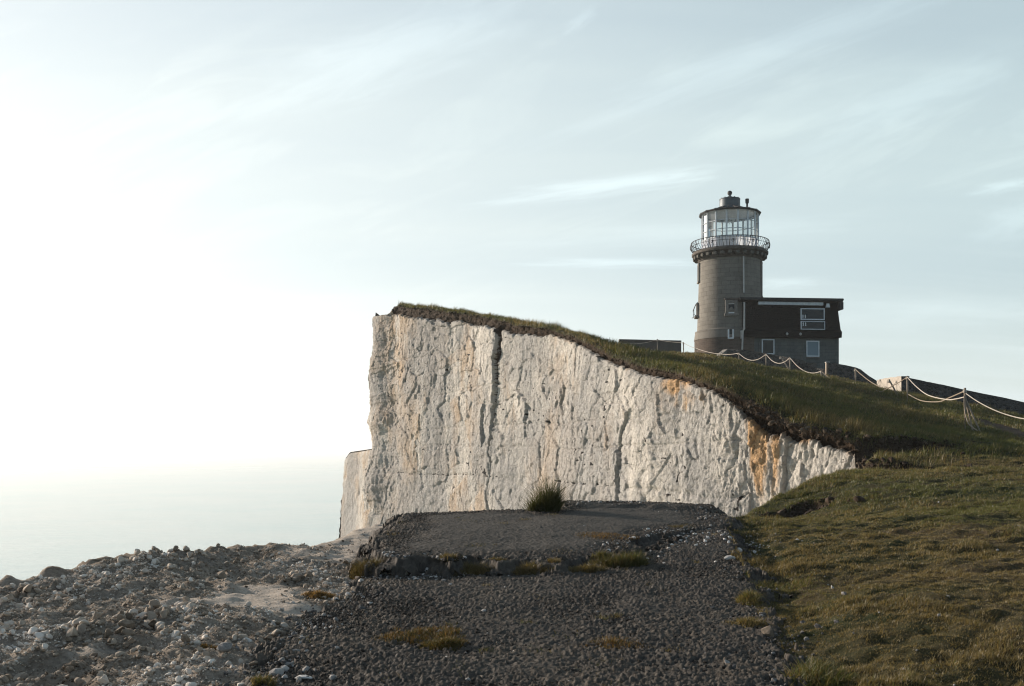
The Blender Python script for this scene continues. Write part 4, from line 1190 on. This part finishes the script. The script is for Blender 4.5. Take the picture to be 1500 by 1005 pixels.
def mat_stone(name, ramp, sc_=30):
    m, t, b = material(name, rough=.9, spec=.15)
    P = t.node('ShaderNodeNewGeometry').outputs['Position']
    nf = t.noise(P, sc_, 4, .7)
    v = t.math('ADD', t.attr('tone').outputs['Fac'], t.math('MULTIPLY', t.math('SUBTRACT', nf, .5), .55))
    cr = t.node('ShaderNodeValToRGB'); t.set(cr.inputs[0], v)
    el = cr.color_ramp.elements
    while len(el) > 1: el.remove(el[-1])
    el[0].position = ramp[0][0]; el[0].color = (*ramp[0][1], 1)
    for p_, c_ in ramp[1:]:
        e_ = el.new(p_); e_.color = (*c_, 1)
    t.set(b.inputs['Base Color'], cr.outputs[0])
    t.set(b.inputs['Normal'], t.bump(nf, .6, .01))
    return m
M_rub = mat_stone('chalk_stone', [(0, (.065,.046,.030)), (.3, (.17,.13,.092)), (.65, (.36,.30,.235)), (1, (.62,.57,.50))])
M_grav = mat_stone('tarmac_grit', [(0, (.012,.010,.008)), (.55, (.055,.046,.037)), (.85, (.115,.097,.077)), (1, (.22,.19,.155))])
M_flints = mat_stone('flint_stone', [(0, (.03,.03,.03)), (.35, (.10,.095,.09)), (.6, (.30,.28,.255)), (1, (.62,.60,.56))])

def gz_many(x, y): return ground(x, y)[0]
# chalk rubble on the left
N = 420000
x = rng.uniform(-7.5, 0, N); y = rng.uniform(4.2, 14.6, N)
z, rub, soil_, rocky, sgn = ground(x, y)
sdl = sdf(x, y, land_s)
dens = rub * (.04 + .58 * rocky) * np.where(sgn > .05, 1, 0)
ok = (rng.uniform(0, 1, N) < dens * 1.0) & (sdl < -.16) & (np.abs(x / y) < .62)
x, y, z, rocky, sgn = [q[ok] for q in (x, y, z, rocky, sgn)]
sz = np.clip(.0045 * rng.pareto(1.9, len(x)) + .0050, .0050, .050) * (.7 + .5 * rocky)
cl = sstep(-.1, .5, fbm(x * 1.9, y * 1.9, seed=151, octs=3)); sz = sz * (.7 + .6 * cl)
patch = fbm(x * 1.4, y * 1.4, seed=150, octs=3)
tone = np.clip(.52 + .55 * patch + rng.normal(0, .16, len(x)) + .14 * sstep(0, 2.8, sgn), .02, 1)
big = sz > .024
scatter('chalk_rubble', np.c_[x, y, z][~big], sz[~big], tone[~big], M_rub, ROCKS, .3)
scatter('coarse_rubble', np.c_[x, y, z][big], sz[big], tone[big], M_rub, ROCKS2, .32)
# loose grit over the tarmac
def on_top(x, y):
    """upper surface of whichever piece of tarmac lies at x, y"""
    a = sdf(x, y, road_out); b = sdf(x, y, slab_out)
    z = gz_many(x, y)
    z = np.where(a < 0, np.maximum(z, RTOP(x, y) - .012), z)
    z = np.where(b < -.05, np.maximum(z, STOP(x, y) - .010 + slab_lift(x, y)), z)
    return z, a, b
N = 120000
x = rng.uniform(-2.5, 3.4, N); y = rng.uniform(4.6, 15, N)
z, a, b_ = on_top(x, y)
ok = (np.minimum(a, b_) < .10) & (rng.uniform(0, 1, N) < 1.0 - .45 * (b_ < -.35)) & (rng.uniform(0, 1, N) > (.5 * sstep(.02, .34, fbm(x * .75, y * .75, seed=73, octs=4))))
x, y, z, a, b_ = [q[ok] for q in (x, y, z, a, b_)]
scatter('gravel', np.c_[x, y, z], np.clip(.0050 + .0042 * rng.pareto(2.4, len(x)), .0050, .021) * np.where(b_ < -.35, .55, 1.0), np.clip(rng.beta(2, 2.6, len(x)) * .97, 0, 1), M_grav, ROCKS, .3)
# pale flints and chalk bits along the broken rims
rims = [(pl((925,803,10.3),(960,788,11.2),(1000,782,11.7),(1060,776,12.4),(1080,797,11.2)), .28, 900, 1.0),
        (pl((552,825,9.8),(600,836,9.65),(660,838,9.65)), .13, 1100, .85),
        (pl((450,903,7.6),(520,868,8.6),(560,840,9.6)), .16, 260, .8),
        (pl((365,1005,5.8),(400,950,6.7),(450,903,7.6)), .17, 420, .7),
        (pl((828,742,14.3),(900,741,14.5),(1030,748,14.1),(1062,765,13.1)), .20, 450, .75),
        (pl((1088,832,9.6),(1112,882,8.0),(1140,932,6.8),(1152,1005,5.7)), .16, 420, .55)]
xs, ys, ts = [], [], []
for P_, w_, n_, br in rims:
    L = resample(P_, .01)[0]; ix = rng.integers(0, len(L), n_)
    xs.append(L[ix, 0] + rng.normal(0, w_, n_)); ys.append(L[ix, 1] + rng.normal(0, w_, n_)); ts.append(np.clip(rng.beta(2.2, 2.0, n_) * br + .05, 0, 1))
N = 260; xs.append(rng.uniform(-2, 3, N)); ys.append(rng.uniform(5, 12, N)); ts.append(rng.uniform(.2, .75, N))
N = 70; xs.append(rng.uniform(2.5, 7, N)); ys.append(rng.uniform(6, 16, N)); ts.append(rng.uniform(.3, .9, N))
x, y, tone = np.concatenate(xs), np.concatenate(ys), np.concatenate(ts)
z, a, b_ = on_top(x, y)
ok = np.where(tone >= 0, True, True)
sz = np.clip(.009 + .008 * rng.pareto(2.3, len(x)), .009, .036)
scatter('flint_rubble', np.c_[x, y, z], sz, tone, M_flints, ROCKS, .3)
# lumps of tarmac crumbled off the slab's front edge
L = resample(pl((550,822,9.8),(600,832,9.66),(690,834,9.62),(800,836,9.6),(900,828,9.9),(930,812,10.5),(990,790,11.5)), .01)[0]
ix = rng.integers(0, len(L), 1500)
x, y = L[ix, 0] + rng.normal(0, .07, 1500), L[ix, 1] + rng.normal(.02, .08, 1500)
scatter('tarmac_lumps', np.c_[x, y, on_top(x, y)[0]], np.clip(.012 * rng.pareto(2.0, 1500) + .010, .01, .075), np.clip(rng.beta(2, 2.6, 1500) * .9, 0, 1), M_grav, ROCKS2, .35)
# clods of earth under the torn turf
M_clod = mat_stone('earth_clod', [(0, (.018,.012,.008)), (.5, (.05,.034,.022)), (1, (.13,.10,.07))])
xs, ys = [], []
for (P_, A_, run_), n_ in zip(scarps, (1500, 1300, 800, 500)):
    L = resample(P_, .01)[0]; ix = (len(L) * rng.uniform(0, 1, n_) ** 1.3).astype(int)
    tq = np.array(P_[-1]) - np.array(P_[0]); tq = tq / np.hypot(*tq)
    o_ = np.abs(rng.normal(0, .34, n_)) - .08
    xs.append(L[ix, 0] + tq[1] * o_); ys.append(L[ix, 1] - tq[0] * o_)
x, y = np.concatenate(xs), np.concatenate(ys)
scatter('earth_clods', np.c_[x, y, gz_many(x, y)], np.clip(.020 * rng.pareto(2.0, len(x)) + .016, .016, .13), np.clip(rng.beta(2, 3, len(x)) + .1 * (rng.uniform(0, 1, len(x)) > .95) * 4, 0, 1), M_clod, ROCKS2, .3)
# single stones one can point at
def stone(px, py, depth, size, tone, label, shape=0, rz=0.0, flat=1.0, tilt=0.0):
    p = at(px, py, depth)
    zz = float(on_top(np.array([p[0]]), np.array([p[1]]))[0][0])
    V, F = ROCKS2[shape % len(ROCKS2)]
    V = V * size * np.array([1, 1, flat])
    V = V * (1 + .05 * fbm(V[:, 0] * 3 / size, V[:, 1] * 3 / size, V[:, 2] * 3 / size, seed=shape, octs=3))[:, None]
    o = np_mesh('stone', V, F, M_flints if tone > .45 else M_rub, smooth=False, attrs={'tone': np.full(len(V), tone)})
    o.location = (p[0], p[1], zz + size * .25 * flat); o.rotation_euler = (tilt, tilt * .5, rz)
    tag(o, label, 'stone')
stone(118,826,8.9,.10,.80,'pale flat stone on the rubble ridge above the sea',0,.2,.45,.15)
stone(323,826,9.5,.09,.42,'rounded brown stone on the rubble ridge left of the road slab',1,.5)
stone(330,958,6.6,.075,.50,'grey rounded stone beside the rusty moss mound',2,1.0)
stone(364,930,7.1,.055,.85,'upright white flake of chalk on the sandy patch left of the road',3,.9,1.0,1.0)
stone(398,944,6.8,.10,.38,'long grey broken slab at the left rim of the road',4,.1,.4)
stone(590,838,9.6,.09,.85,'white chalk lump under the front left corner of the road slab',5,.3)
stone(628,832,9.7,.08,.75,'white chalk lump in the gap before the road slab',6,1.3)
stone(1070,815,10.2,.10,.70,'flat pale flint at the right rim of the road',7,.2,.5)
stone(1124,925,6.95,.085,.32,'dark grey stone at the right road rim above the ditch',1,.7)
stone(1080,800,11.0,.07,.8,'white flint just beyond the flat pale flint at the right road rim',2,1.9)
stone(408,982,6.1,.06,.6,'pale round stone at the lower left corner of the road',3,.4)
stone(445,990,6.0,.07,.82,'thin white flint strip near the lower left road corner',4,.05,.4)

# ------------------------------------------------------------------ grass
def mat_blade():
    m = bpy.data.materials.new('grass_blade'); m.use_nodes = True; m.node_tree.nodes.clear(); t = NT(m)
    a = t.attr('tint').outputs['Color']
    df = t.node('ShaderNodeBsdfDiffuse'); t.set(df.inputs[0], a)
    tr = t.node('ShaderNodeBsdfTranslucent'); t.set(tr.inputs[0], t.mix(1.0, a, (1.25, 1.15, .7), 'MULTIPLY'))
    gl = t.node('ShaderNodeBsdfGlossy'); gl.inputs['Roughness'].default_value = .45; gl.inputs[0].default_value = (.5,.5,.45,1)
    m1 = t.node('ShaderNodeMixShader'); m1.inputs[0].default_value = .38; t.l.new(df.outputs[0], m1.inputs[1]); t.l.new(tr.outputs[0], m1.inputs[2])
    m2 = t.node('ShaderNodeMixShader'); m2.inputs[0].default_value = .05; t.l.new(m1.outputs[0], m2.inputs[1]); t.l.new(gl.outputs[0], m2.inputs[2])
    o = t.node('ShaderNodeOutputMaterial'); t.l.new(m2.outputs[0], o.inputs[0])
    return m
M_blade = mat_blade()
def blades(name, x, y, z, h, w, tint, lean=.5, parent=None, wind=(.25, -.05), origin=None):
    n = len(x)
    a = rng.uniform(0, 2 * np.pi, n)
    dx, dy = np.cos(a) * w * .5, np.sin(a) * w * .5
    lx = rng.normal(wind[0], lean, n) * h; ly = rng.normal(wind[1], lean, n) * h
    B = np.stack([x, y, z - .01], 1)
    V = np.empty((n, 5, 3), np.float32)
    V[:, 0] = B + np.stack([-dx, -dy, np.zeros(n)], 1); V[:, 1] = B + np.stack([dx, dy, np.zeros(n)], 1)
    hz2 = h / np.sqrt(1 + (lx / h) ** 2 * .6 + (ly / h) ** 2 * .6)
    mid = B + np.stack([lx * .32, ly * .32, hz2 * .58], 1)
    V[:, 2] = mid + np.stack([dx * .75, dy * .75, np.zeros(n)], 1); V[:, 3] = mid - np.stack([dx * .75, dy * .75, np.zeros(n)], 1)
    V[:, 4] = B + np.stack([lx, ly, hz2], 1)
    if origin is not None: V -= np.array(origin, np.float32)
    f = np.array([[0, 1, 2], [0, 2, 3], [3, 2, 4]])
    F = (f[None] + (np.arange(n) * 5)[:, None, None]).reshape(-1, 3)
    T = np.repeat(tint, 5, 0)
    return np_mesh(name, V.reshape(-1, 3), F, M_blade, parent, smooth=False, attrs={'tint': T})
def tints(x, y, dryness):
    n = len(x)
    g1 = np.array([.035,.050,.014]); g2 = np.array([.095,.105,.030]); d1 = np.array([.105,.072,.030]); d2 = np.array([.26,.20,.10])
    k = np.clip(.5 + .9 * fbm(x * .7, y * .7, seed=160, octs=3) + rng.normal(0, .22, n), 0, 1)[:, None]
    q = np.clip(dryness + 1.1 * fbm(x * .45 + 7, y * .45, seed=165, octs=4) + rng.normal(0, .30, n), 0, 1)[:, None]
    green = g1 + (g2 - g1) * k; dry = d1 + (d2 - d1) * rng.uniform(0, 1, (n, 1)) ** 1.6
    q = np.where(rng.uniform(0, 1, (n, 1)) < q, .85, .12)
    return green + (dry - green) * q
def grass_zone(y0, y1, dens, hlo, hhi, w, dryness, xl=lambda y: 0, xr=lambda y: .60 * y + 1.5):
    xa, xb = min(xl(y0), xl(y1)), xr(y1)
    n = int((xb - xa) * (y1 - y0) * dens)
    x = rng.uniform(xa, xb, n); y = rng.uniform(y0, y1, n)
    ok = (x > xl(y)) & (x < xr(y))
    x, y = x[ok], y[ok]
    z, rub, soil, rocky, sgn = ground(x, y)
    sd = sdf(x, y, land_turf) + .10 * fbm(x * 1.6, y * 1.6, seed=51, octs=4)
    rd = sdf_road(x, y) 
    bare = sstep(.10, .42, fbm(x * .8, y * .8, seed=170, octs=4)) * sstep(24, 16, y)
    ok = (rub < .25) & (soil + .2 * rng.uniform(-1, 1, len(x)) < .55) & (sd < .17) & (rd > .06 * rng.uniform(0, 1, len(x)) ** 2 - .20 * np.clip(fbm(x * 2.2, y * 2.2, seed=178, octs=3) + .15, 0, 1)) & (rng.uniform(0, 1, len(x)) > bare * .18)
    z = np.where(rd < .03, np.maximum(z, RTOP(x, y) - .02), z) if y0 < 15 else z
    x, y, z, bare = x[ok], y[ok], z[ok], bare[ok]
    z = z - np.where(sd[ok] > -.05, ((sd[ok] + .05) / .28) ** 2 * .22, 0)
    tuft = fbm(x * 2.3, y * 2.3, seed=172, octs=3); big = fbm(x * .5, y * .5, seed=175, octs=3)
    hh = (hlo + (hhi - hlo) * np.clip(.34 + .9 * tuft + .6 * big + .7 * fbm(x * 6, y * 8, seed=176, octs=2), 0, 1.3)) * rng.uniform(.6, 1.15, len(x))
    return x, y, z, hh, np.full(len(x), w), tints(x, y, dryness + .25 * bare)
def grow(name, zones, lean, wind=(.25, -.05)):
    q = [np.concatenate(c) for c in zip(*zones)]
    o = blades(name, *q, lean=lean, wind=wind); tag(o, kind='stuff')
grow('grass', [grass_zone(4.6, 9, 11000, .022, .062, .0042, .82, xl=lambda y: 1.6 + 0 * y, xr=lambda y: .56 * y + 3.2),
               grass_zone(9, 15, 5200, .022, .070, .0058, .68, xl=lambda y: 2.2 + 0 * y, xr=lambda y: .56 * y + 3.2),
               grass_zone(15, 24, 2000, .028, .10, .008, .46, xl=lambda y: 3.0 + 0 * y, xr=lambda y: .58 * y + 3)], .55)
grow('slope_grass', [grass_zone(24, 34, 900, .05, .20, .012, .22, xl=lambda y: 4 + 0 * y, xr=lambda y: .58 * y + 3),
                     grass_zone(34, 50, 300, .07, .26, .018, .22, xl=lambda y: -1.5 + 0 * y, xr=lambda y: .58 * y + 3),
                     grass_zone(50, 76, 150, .05, .20, .024, .28, xl=lambda y: -10 + 0 * y, xr=lambda y: .45 * y)], .42)
# longer wisps along the rim of the cliff
N = 26000
ix = rng.integers(0, len(main_r), N); off_ = np.abs(rng.normal(0, .8, N)) + .0
tq = np.gradient(main_r, axis=0); tq /= np.hypot(*tq.T)[:, None]
x = main_r[ix, 0] + tq[ix, 1] * off_; y = main_r[ix, 1] - tq[ix, 0] * off_
z = gz_many(x, y); sd = sdf(x, y, land_turf)
ok = (sd < .05); x, y, z = x[ok], y[ok], z[ok]
hh = (.10 + .22 * np.clip(.5 + fbm(x * 1.2, y * 1.2, seed=180, octs=3), 0, 1)) * rng.uniform(.5, 1.25, len(x)) * (1 + .0 * y)
o = blades('rim_grass', x, y, z, hh, np.interp(y, [20, 65], [.008, .022]), tints(x, y, .38), lean=.35); tag(o, kind='stuff')

# tufts one can point at
def tuft(name, px, py, depth, n, rad, h, w, dry, label, cat='grass tuft', lean=.55, aspect=(1, .7), dome=.6, road=True, shade=1.0):
    p = at(px, py, depth)
    r_ = rad * rng.uniform(0, 1, n) ** (.5 if h > .1 else .8); a = rng.uniform(0, 2 * np.pi, n)
    x = p[0] + r_ * np.cos(a) * aspect[0]; y = p[1] + r_ * np.sin(a) * aspect[1]
    kp = r_ / rad + .9 * fbm(x * 7, y * 7, seed=int(px) % 97, octs=3) < .72
    if h < .3 and px not in (695, 690, 800, 905, 900, 880, 1000, 1090, 1098, 1160): x, y, r_ = x[kp], y[kp], r_[kp]; n = len(x)
    z = on_top(x, y)[0] if road else gz_many(x, y)
    f = (1 - dome * (r_ / rad) ** 2) * (1 + .75 * fbm(x * 5, y * 5, seed=int(px) % 89, octs=3))
    hh = h * f * rng.uniform(.4, 1.15, n)
    z0 = float(on_top(np.array([p[0]]), np.array([p[1]]))[0][0])
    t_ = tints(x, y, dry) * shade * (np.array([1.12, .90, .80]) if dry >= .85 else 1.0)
    o = blades(name, x, y, z, hh, np.full(n, w), t_, lean=lean, origin=(p[0], p[1], z0), wind=(.12, 0))
    o.location = (p[0], p[1], z0); tag(o, label, cat)
    return o
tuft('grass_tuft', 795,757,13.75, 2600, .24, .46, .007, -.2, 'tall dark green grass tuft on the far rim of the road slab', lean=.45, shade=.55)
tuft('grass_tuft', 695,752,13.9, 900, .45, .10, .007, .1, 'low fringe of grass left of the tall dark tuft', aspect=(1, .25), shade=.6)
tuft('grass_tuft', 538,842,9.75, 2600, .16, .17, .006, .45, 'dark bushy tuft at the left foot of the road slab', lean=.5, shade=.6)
tuft('moss_mound', 473,872,8.5, 3600, .22, .07, .006, .9, 'low brown mound of dry grass on the chalk left of the road', cat='moss mound', aspect=(1, .55))
tuft('moss_mound', 310,945,6.85, 3000, .21, .05, .006, .95, 'rust brown moss mound among the stones at lower left', cat='moss mound', aspect=(1, .45))
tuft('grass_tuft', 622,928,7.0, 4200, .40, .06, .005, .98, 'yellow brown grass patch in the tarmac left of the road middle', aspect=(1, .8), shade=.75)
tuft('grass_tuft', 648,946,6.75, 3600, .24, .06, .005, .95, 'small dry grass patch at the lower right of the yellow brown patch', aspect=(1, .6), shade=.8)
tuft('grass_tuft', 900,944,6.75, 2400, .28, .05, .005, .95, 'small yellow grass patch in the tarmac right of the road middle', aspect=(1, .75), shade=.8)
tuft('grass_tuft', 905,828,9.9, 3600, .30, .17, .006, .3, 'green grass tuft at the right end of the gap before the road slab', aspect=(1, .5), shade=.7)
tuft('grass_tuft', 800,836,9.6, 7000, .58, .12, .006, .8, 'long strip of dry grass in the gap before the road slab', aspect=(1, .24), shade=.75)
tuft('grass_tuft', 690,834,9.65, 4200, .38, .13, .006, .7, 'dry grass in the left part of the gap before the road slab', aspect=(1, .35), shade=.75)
tuft('grass_tuft', 880,786,11.2, 2200, .44, .055, .006, .85, 'low dry grass lying on the right half of the road slab', aspect=(1, .6), shade=.8)
tuft('grass_tuft', 1000,772,12.3, 900, .22, .06, .006, .65, 'small dry grass patch near the right rim of the road slab', aspect=(1, .6), shade=.8)
tuft('grass_tuft', 1098,880,8.1, 1500, .16, .09, .006, .6, 'dry grass tuft hanging over the right road rim', aspect=(.7, 1))
tuft('grass_tuft', 1090,915,7.3, 1600, .17, .07, .006, .75, 'dry grass tuft on the road just left of the right rim', aspect=(1, .7))
tuft('grass_tuft', 1195,985,5.9, 2600, .30, .13, .006, -.05, 'bright green long bladed grass in the ditch at the bottom edge', aspect=(1, .7))
tuft('grass_tuft', 375,1000,5.9, 1300, .17, .06, .005, .5, 'small grass tuft at the bottom left corner of the road', aspect=(1, .7))
tuft('grass_tuft', 1160,718,18.6, 1500, .35, .14, .008, .35, 'grass clump at the near lip of the notch', aspect=(1, .6), road=False)

# stray seedlings and dead stems along the tarmac
N = 5200
cxs = rng.uniform(-1.9, 2.6, 70); cys = rng.uniform(5.2, 13.5, 70); k_ = rng.integers(0, 70, N); rr_ = rng.uniform(.02, .09, 70)
x = cxs[k_] + rng.normal(0, 1, N) * rr_[k_]; y = cys[k_] + rng.normal(0, 1, N) * rr_[k_]
z, a, b_ = on_top(x, y); ok = np.minimum(a, b_) < 0
x, y, z = x[ok], y[ok], z[ok]
tag(blades('road_weeds', x, y, z, rng.uniform(.012, .055, len(x)), np.full(len(x), .005), tints(x, y, .85) * .8, lean=.7), kind='stuff')
# ------------------------------------------------------------------ haze
SUN_AZ, SUN_EL = R(-57), R(15)           # azimuth from straight ahead, positive to the right
sdir = Vector((math.sin(SUN_AZ) * math.cos(SUN_EL), math.cos(SUN_AZ) * math.cos(SUN_EL), math.sin(SUN_EL)))
bm = bmesh.new(); box(bm, -S_ - 50, S_ + 50, -S_ - 50, S_ + 50, SEA - 2.5, 32)
hz = bm_obj('haze', bm)
m = bpy.data.materials.new('haze'); m.use_nodes = True; m.node_tree.nodes.clear(); t = NT(m)
pv = t.node('ShaderNodeVolumePrincipled'); pv.inputs['Color'].default_value = (.93, .95, .95, 1)
pv.inputs['Density'].default_value = .00027; pv.inputs['Anisotropy'].default_value = .35
out = t.node('ShaderNodeOutputMaterial'); t.l.new(pv.outputs[0], out.inputs['Volume'])
hz.data.materials.append(m); tag(hz, kind='stuff')

# ------------------------------------------------------------------ light and sky
sun = bpy.data.lights.new('sun', 'SUN'); sun.energy = 5.0; sun.angle = R(.6); sun.color = (1.0, .87, .75)
so = bpy.data.objects.new('sun', sun); COL.objects.link(so)
so.rotation_euler = sdir.to_track_quat('Z', 'Y').to_euler(); so.location = sdir * 200
w = bpy.data.worlds.new('World'); sc.world = w; w.use_nodes = True
t = NT(w); bgn = t.n['Background']
sky = t.node('ShaderNodeTexSky', sky_type='NISHITA'); sky.sun_disc = False
sky.sun_elevation = SUN_EL; sky.sun_rotation = SUN_AZ; sky.altitude = 30; sky.air_density = 1.0; sky.dust_density = 1.0; sky.ozone_density = 1.6
G = t.node('ShaderNodeTexCoord').outputs['Generated']
sx = t.node('ShaderNodeSeparateXYZ'); t.set(sx.inputs[0], G)
zc = t.math('ADD', t.math('MAXIMUM', sx.outputs[2], 0.0), .16)
cx = t.math('DIVIDE', sx.outputs[0], zc); cy = t.math('DIVIDE', sx.outputs[1], zc)
cmb = t.node('ShaderNodeCombineXYZ'); t.set(cmb.inputs[0], cx); t.set(cmb.inputs[1], cy)
# how close to the sun a direction is: the thin high cloud scatters forwards and is brightest there
dp = t.node('ShaderNodeVectorMath', operation='DOT_PRODUCT'); t.set(dp.inputs[0], G); dp.inputs[1].default_value = sdir
glow = t.math('POWER', t.mapr(dp.outputs['Value'], -.1, .97, 0, 1), 2.2)
glow = t.math('MULTIPLY', glow, t.mapr(sx.outputs[2], .06, .56, 1.0, .52, True))
cv = t.mapping(cmb.outputs[0], (.45, 1.5, 1), (0, 0, R(-24)))
uu = t.math('DIVIDE', sx.outputs[0], t.math('MAXIMUM', sx.outputs[1], .05)); vv = t.math('DIVIDE', sx.outputs[2], t.math('MAXIMUM', sx.outputs[1], .05))
cuv = t.node('ShaderNodeCombineXYZ'); t.set(cuv.inputs[0], uu); t.set(cuv.inputs[1], vv)
w1 = t.noise(t.mapping(t.mapping(cuv.outputs[0], (1, 1, 1), (0, 0, R(-20))), (1.5, 6.5, 1)), 2.2, 9, .62, .9); w2 = t.noise(t.mapping(cmb.outputs[0], (.30, 1.0, 1), (0, 0, R(-30)), (3, 1, 0)), .8, 5, .55, .3)
w3 = t.noise(t.mapping(cmb.outputs[0], (.22, 1.9, 1), (0, 0, R(4)), (1.3, 4, 0)), 1.7, 6, .6, .4)
streak = t.math('MULTIPLY', t.mapr(w1, .50, .80), t.mapr(w2, .40, .62))
low = t.mapr(sx.outputs[2], .26, .05)
streak2 = t.math('MULTIPLY', t.mapr(w3, .50, .74), low)
cloud = t.math('ADD', t.math('MULTIPLY', streak, .85), t.math('MULTIPLY', streak2, .75), True)
veil = t.mapr(sx.outputs[2], .62, .0, .72, .90, True)
front = t.mapr(sx.outputs[1], -.15, .45, .15, 1.0, True)  # thins the unseen veil behind the camera, to weaken fill light
veil = t.math('MULTIPLY', veil, t.mapr(w2, .3, .7, .75, 1.2))
cov = t.math('MULTIPLY', t.math('ADD', veil, t.math('MULTIPLY', cloud, .22), True), front)
wis = 0.0
for (px_, py_, L_, W_, an, st_) in ((890,272,150,13,-7,.75),(905,385,120,7,0,.75),(1150,415,45,8,-3,.6),(1468,273,42,8,-10,.6),(1130,75,270,26,-20,.42),(1330,150,150,30,-22,.30),(560,80,200,45,-18,.45),(1360,455,170,20,-2,.35),(1490,322,60,24,-15,.4),(850,30,26,9,-35,.4),(1010,340,220,16,-3,.25)):
    q = at(px_, py_, 1.0); an_ = R(-an); L_ /= FPX; W_ /= FPX
    mp = t.node('ShaderNodeMapping', vector_type='TEXTURE'); t.set(mp.inputs['Vector'], cuv.outputs[0])
    mp.inputs['Location'].default_value = (q[0], q[2], 0); mp.inputs['Rotation'].default_value = (0, 0, an_); mp.inputs['Scale'].default_value = (L_, W_, 1)
    nz = t.noise(mp.outputs[0], 1.3, 5, .62, .8)
    ln = t.node('ShaderNodeVectorMath', operation='LENGTH'); t.set(ln.inputs[0], mp.outputs[0])
    g_ = t.mapr(t.math('ADD', ln.outputs['Value'], t.math('MULTIPLY', t.math('SUBTRACT', nz, .5), 2.2)), 1.5, .0, 0, st_, True)
    wis = t.math('ADD', wis, g_) if not isinstance(wis, float) else g_
wis = t.math('MULTIPLY', wis, t.mapr(sx.outputs[1], .2, .5))
vcol_boost = t.math('ADD', t.mapr(cloud, 0, 1, 1.02, 1.14), t.math('MULTIPLY', wis, .34))
vcol = t.mix(glow, (4.05, 4.98, 5.12), (8.5, 8.6, 8.2))
vm = t.node('ShaderNodeVectorMath', operation='SCALE'); t.set(vm.inputs[0], vcol); t.set(vm.inputs['Scale'], vcol_boost); vcol = vm.outputs[0]
lowc = t.math('MULTIPLY', t.mapr(sx.outputs[2], .24, .0, 0, .72, True), 1.0)
vcol = t.mix(lowc, vcol, t.mix(glow, (5.8, 6.35, 6.25), (10.2, 10.1, 9.5)))
skyc = t.mix(cov, sky.outputs[0], vcol)
t.set(bgn.inputs[0], skyc); bgn.inputs[1].default_value = .09

# ------------------------------------------------------------------ camera and view
cam = bpy.data.cameras.new('camera'); co = bpy.data.objects.new('camera', cam); COL.objects.link(co)
cam.sensor_width = 36; cam.lens = 36 * FPX / 1500
co.location = (0, 0, 0); co.rotation_euler = (R(90), 0, 0); cam.shift_y = (HORIZON - 502.5) / 1500
cam.clip_start = .1; cam.clip_end = 80000
cam.dof.use_dof = True; cam.dof.focus_distance = 34; cam.dof.aperture_fstop = 14
sc.camera = co
sc.view_settings.view_transform = 'Standard'; sc.view_settings.look = 'None'
sc.view_settings.exposure = .70; sc.view_settings.gamma = 1.0
sc.render.engine = 'CYCLES'
sc.cycles.use_denoising = True; sc.cycles.filter_width = 1.15
sc.cycles.max_bounces = 8; sc.cycles.diffuse_bounces = 3; sc.cycles.transparent_max_bounces = 16; sc.cycles.volume_bounces = 0
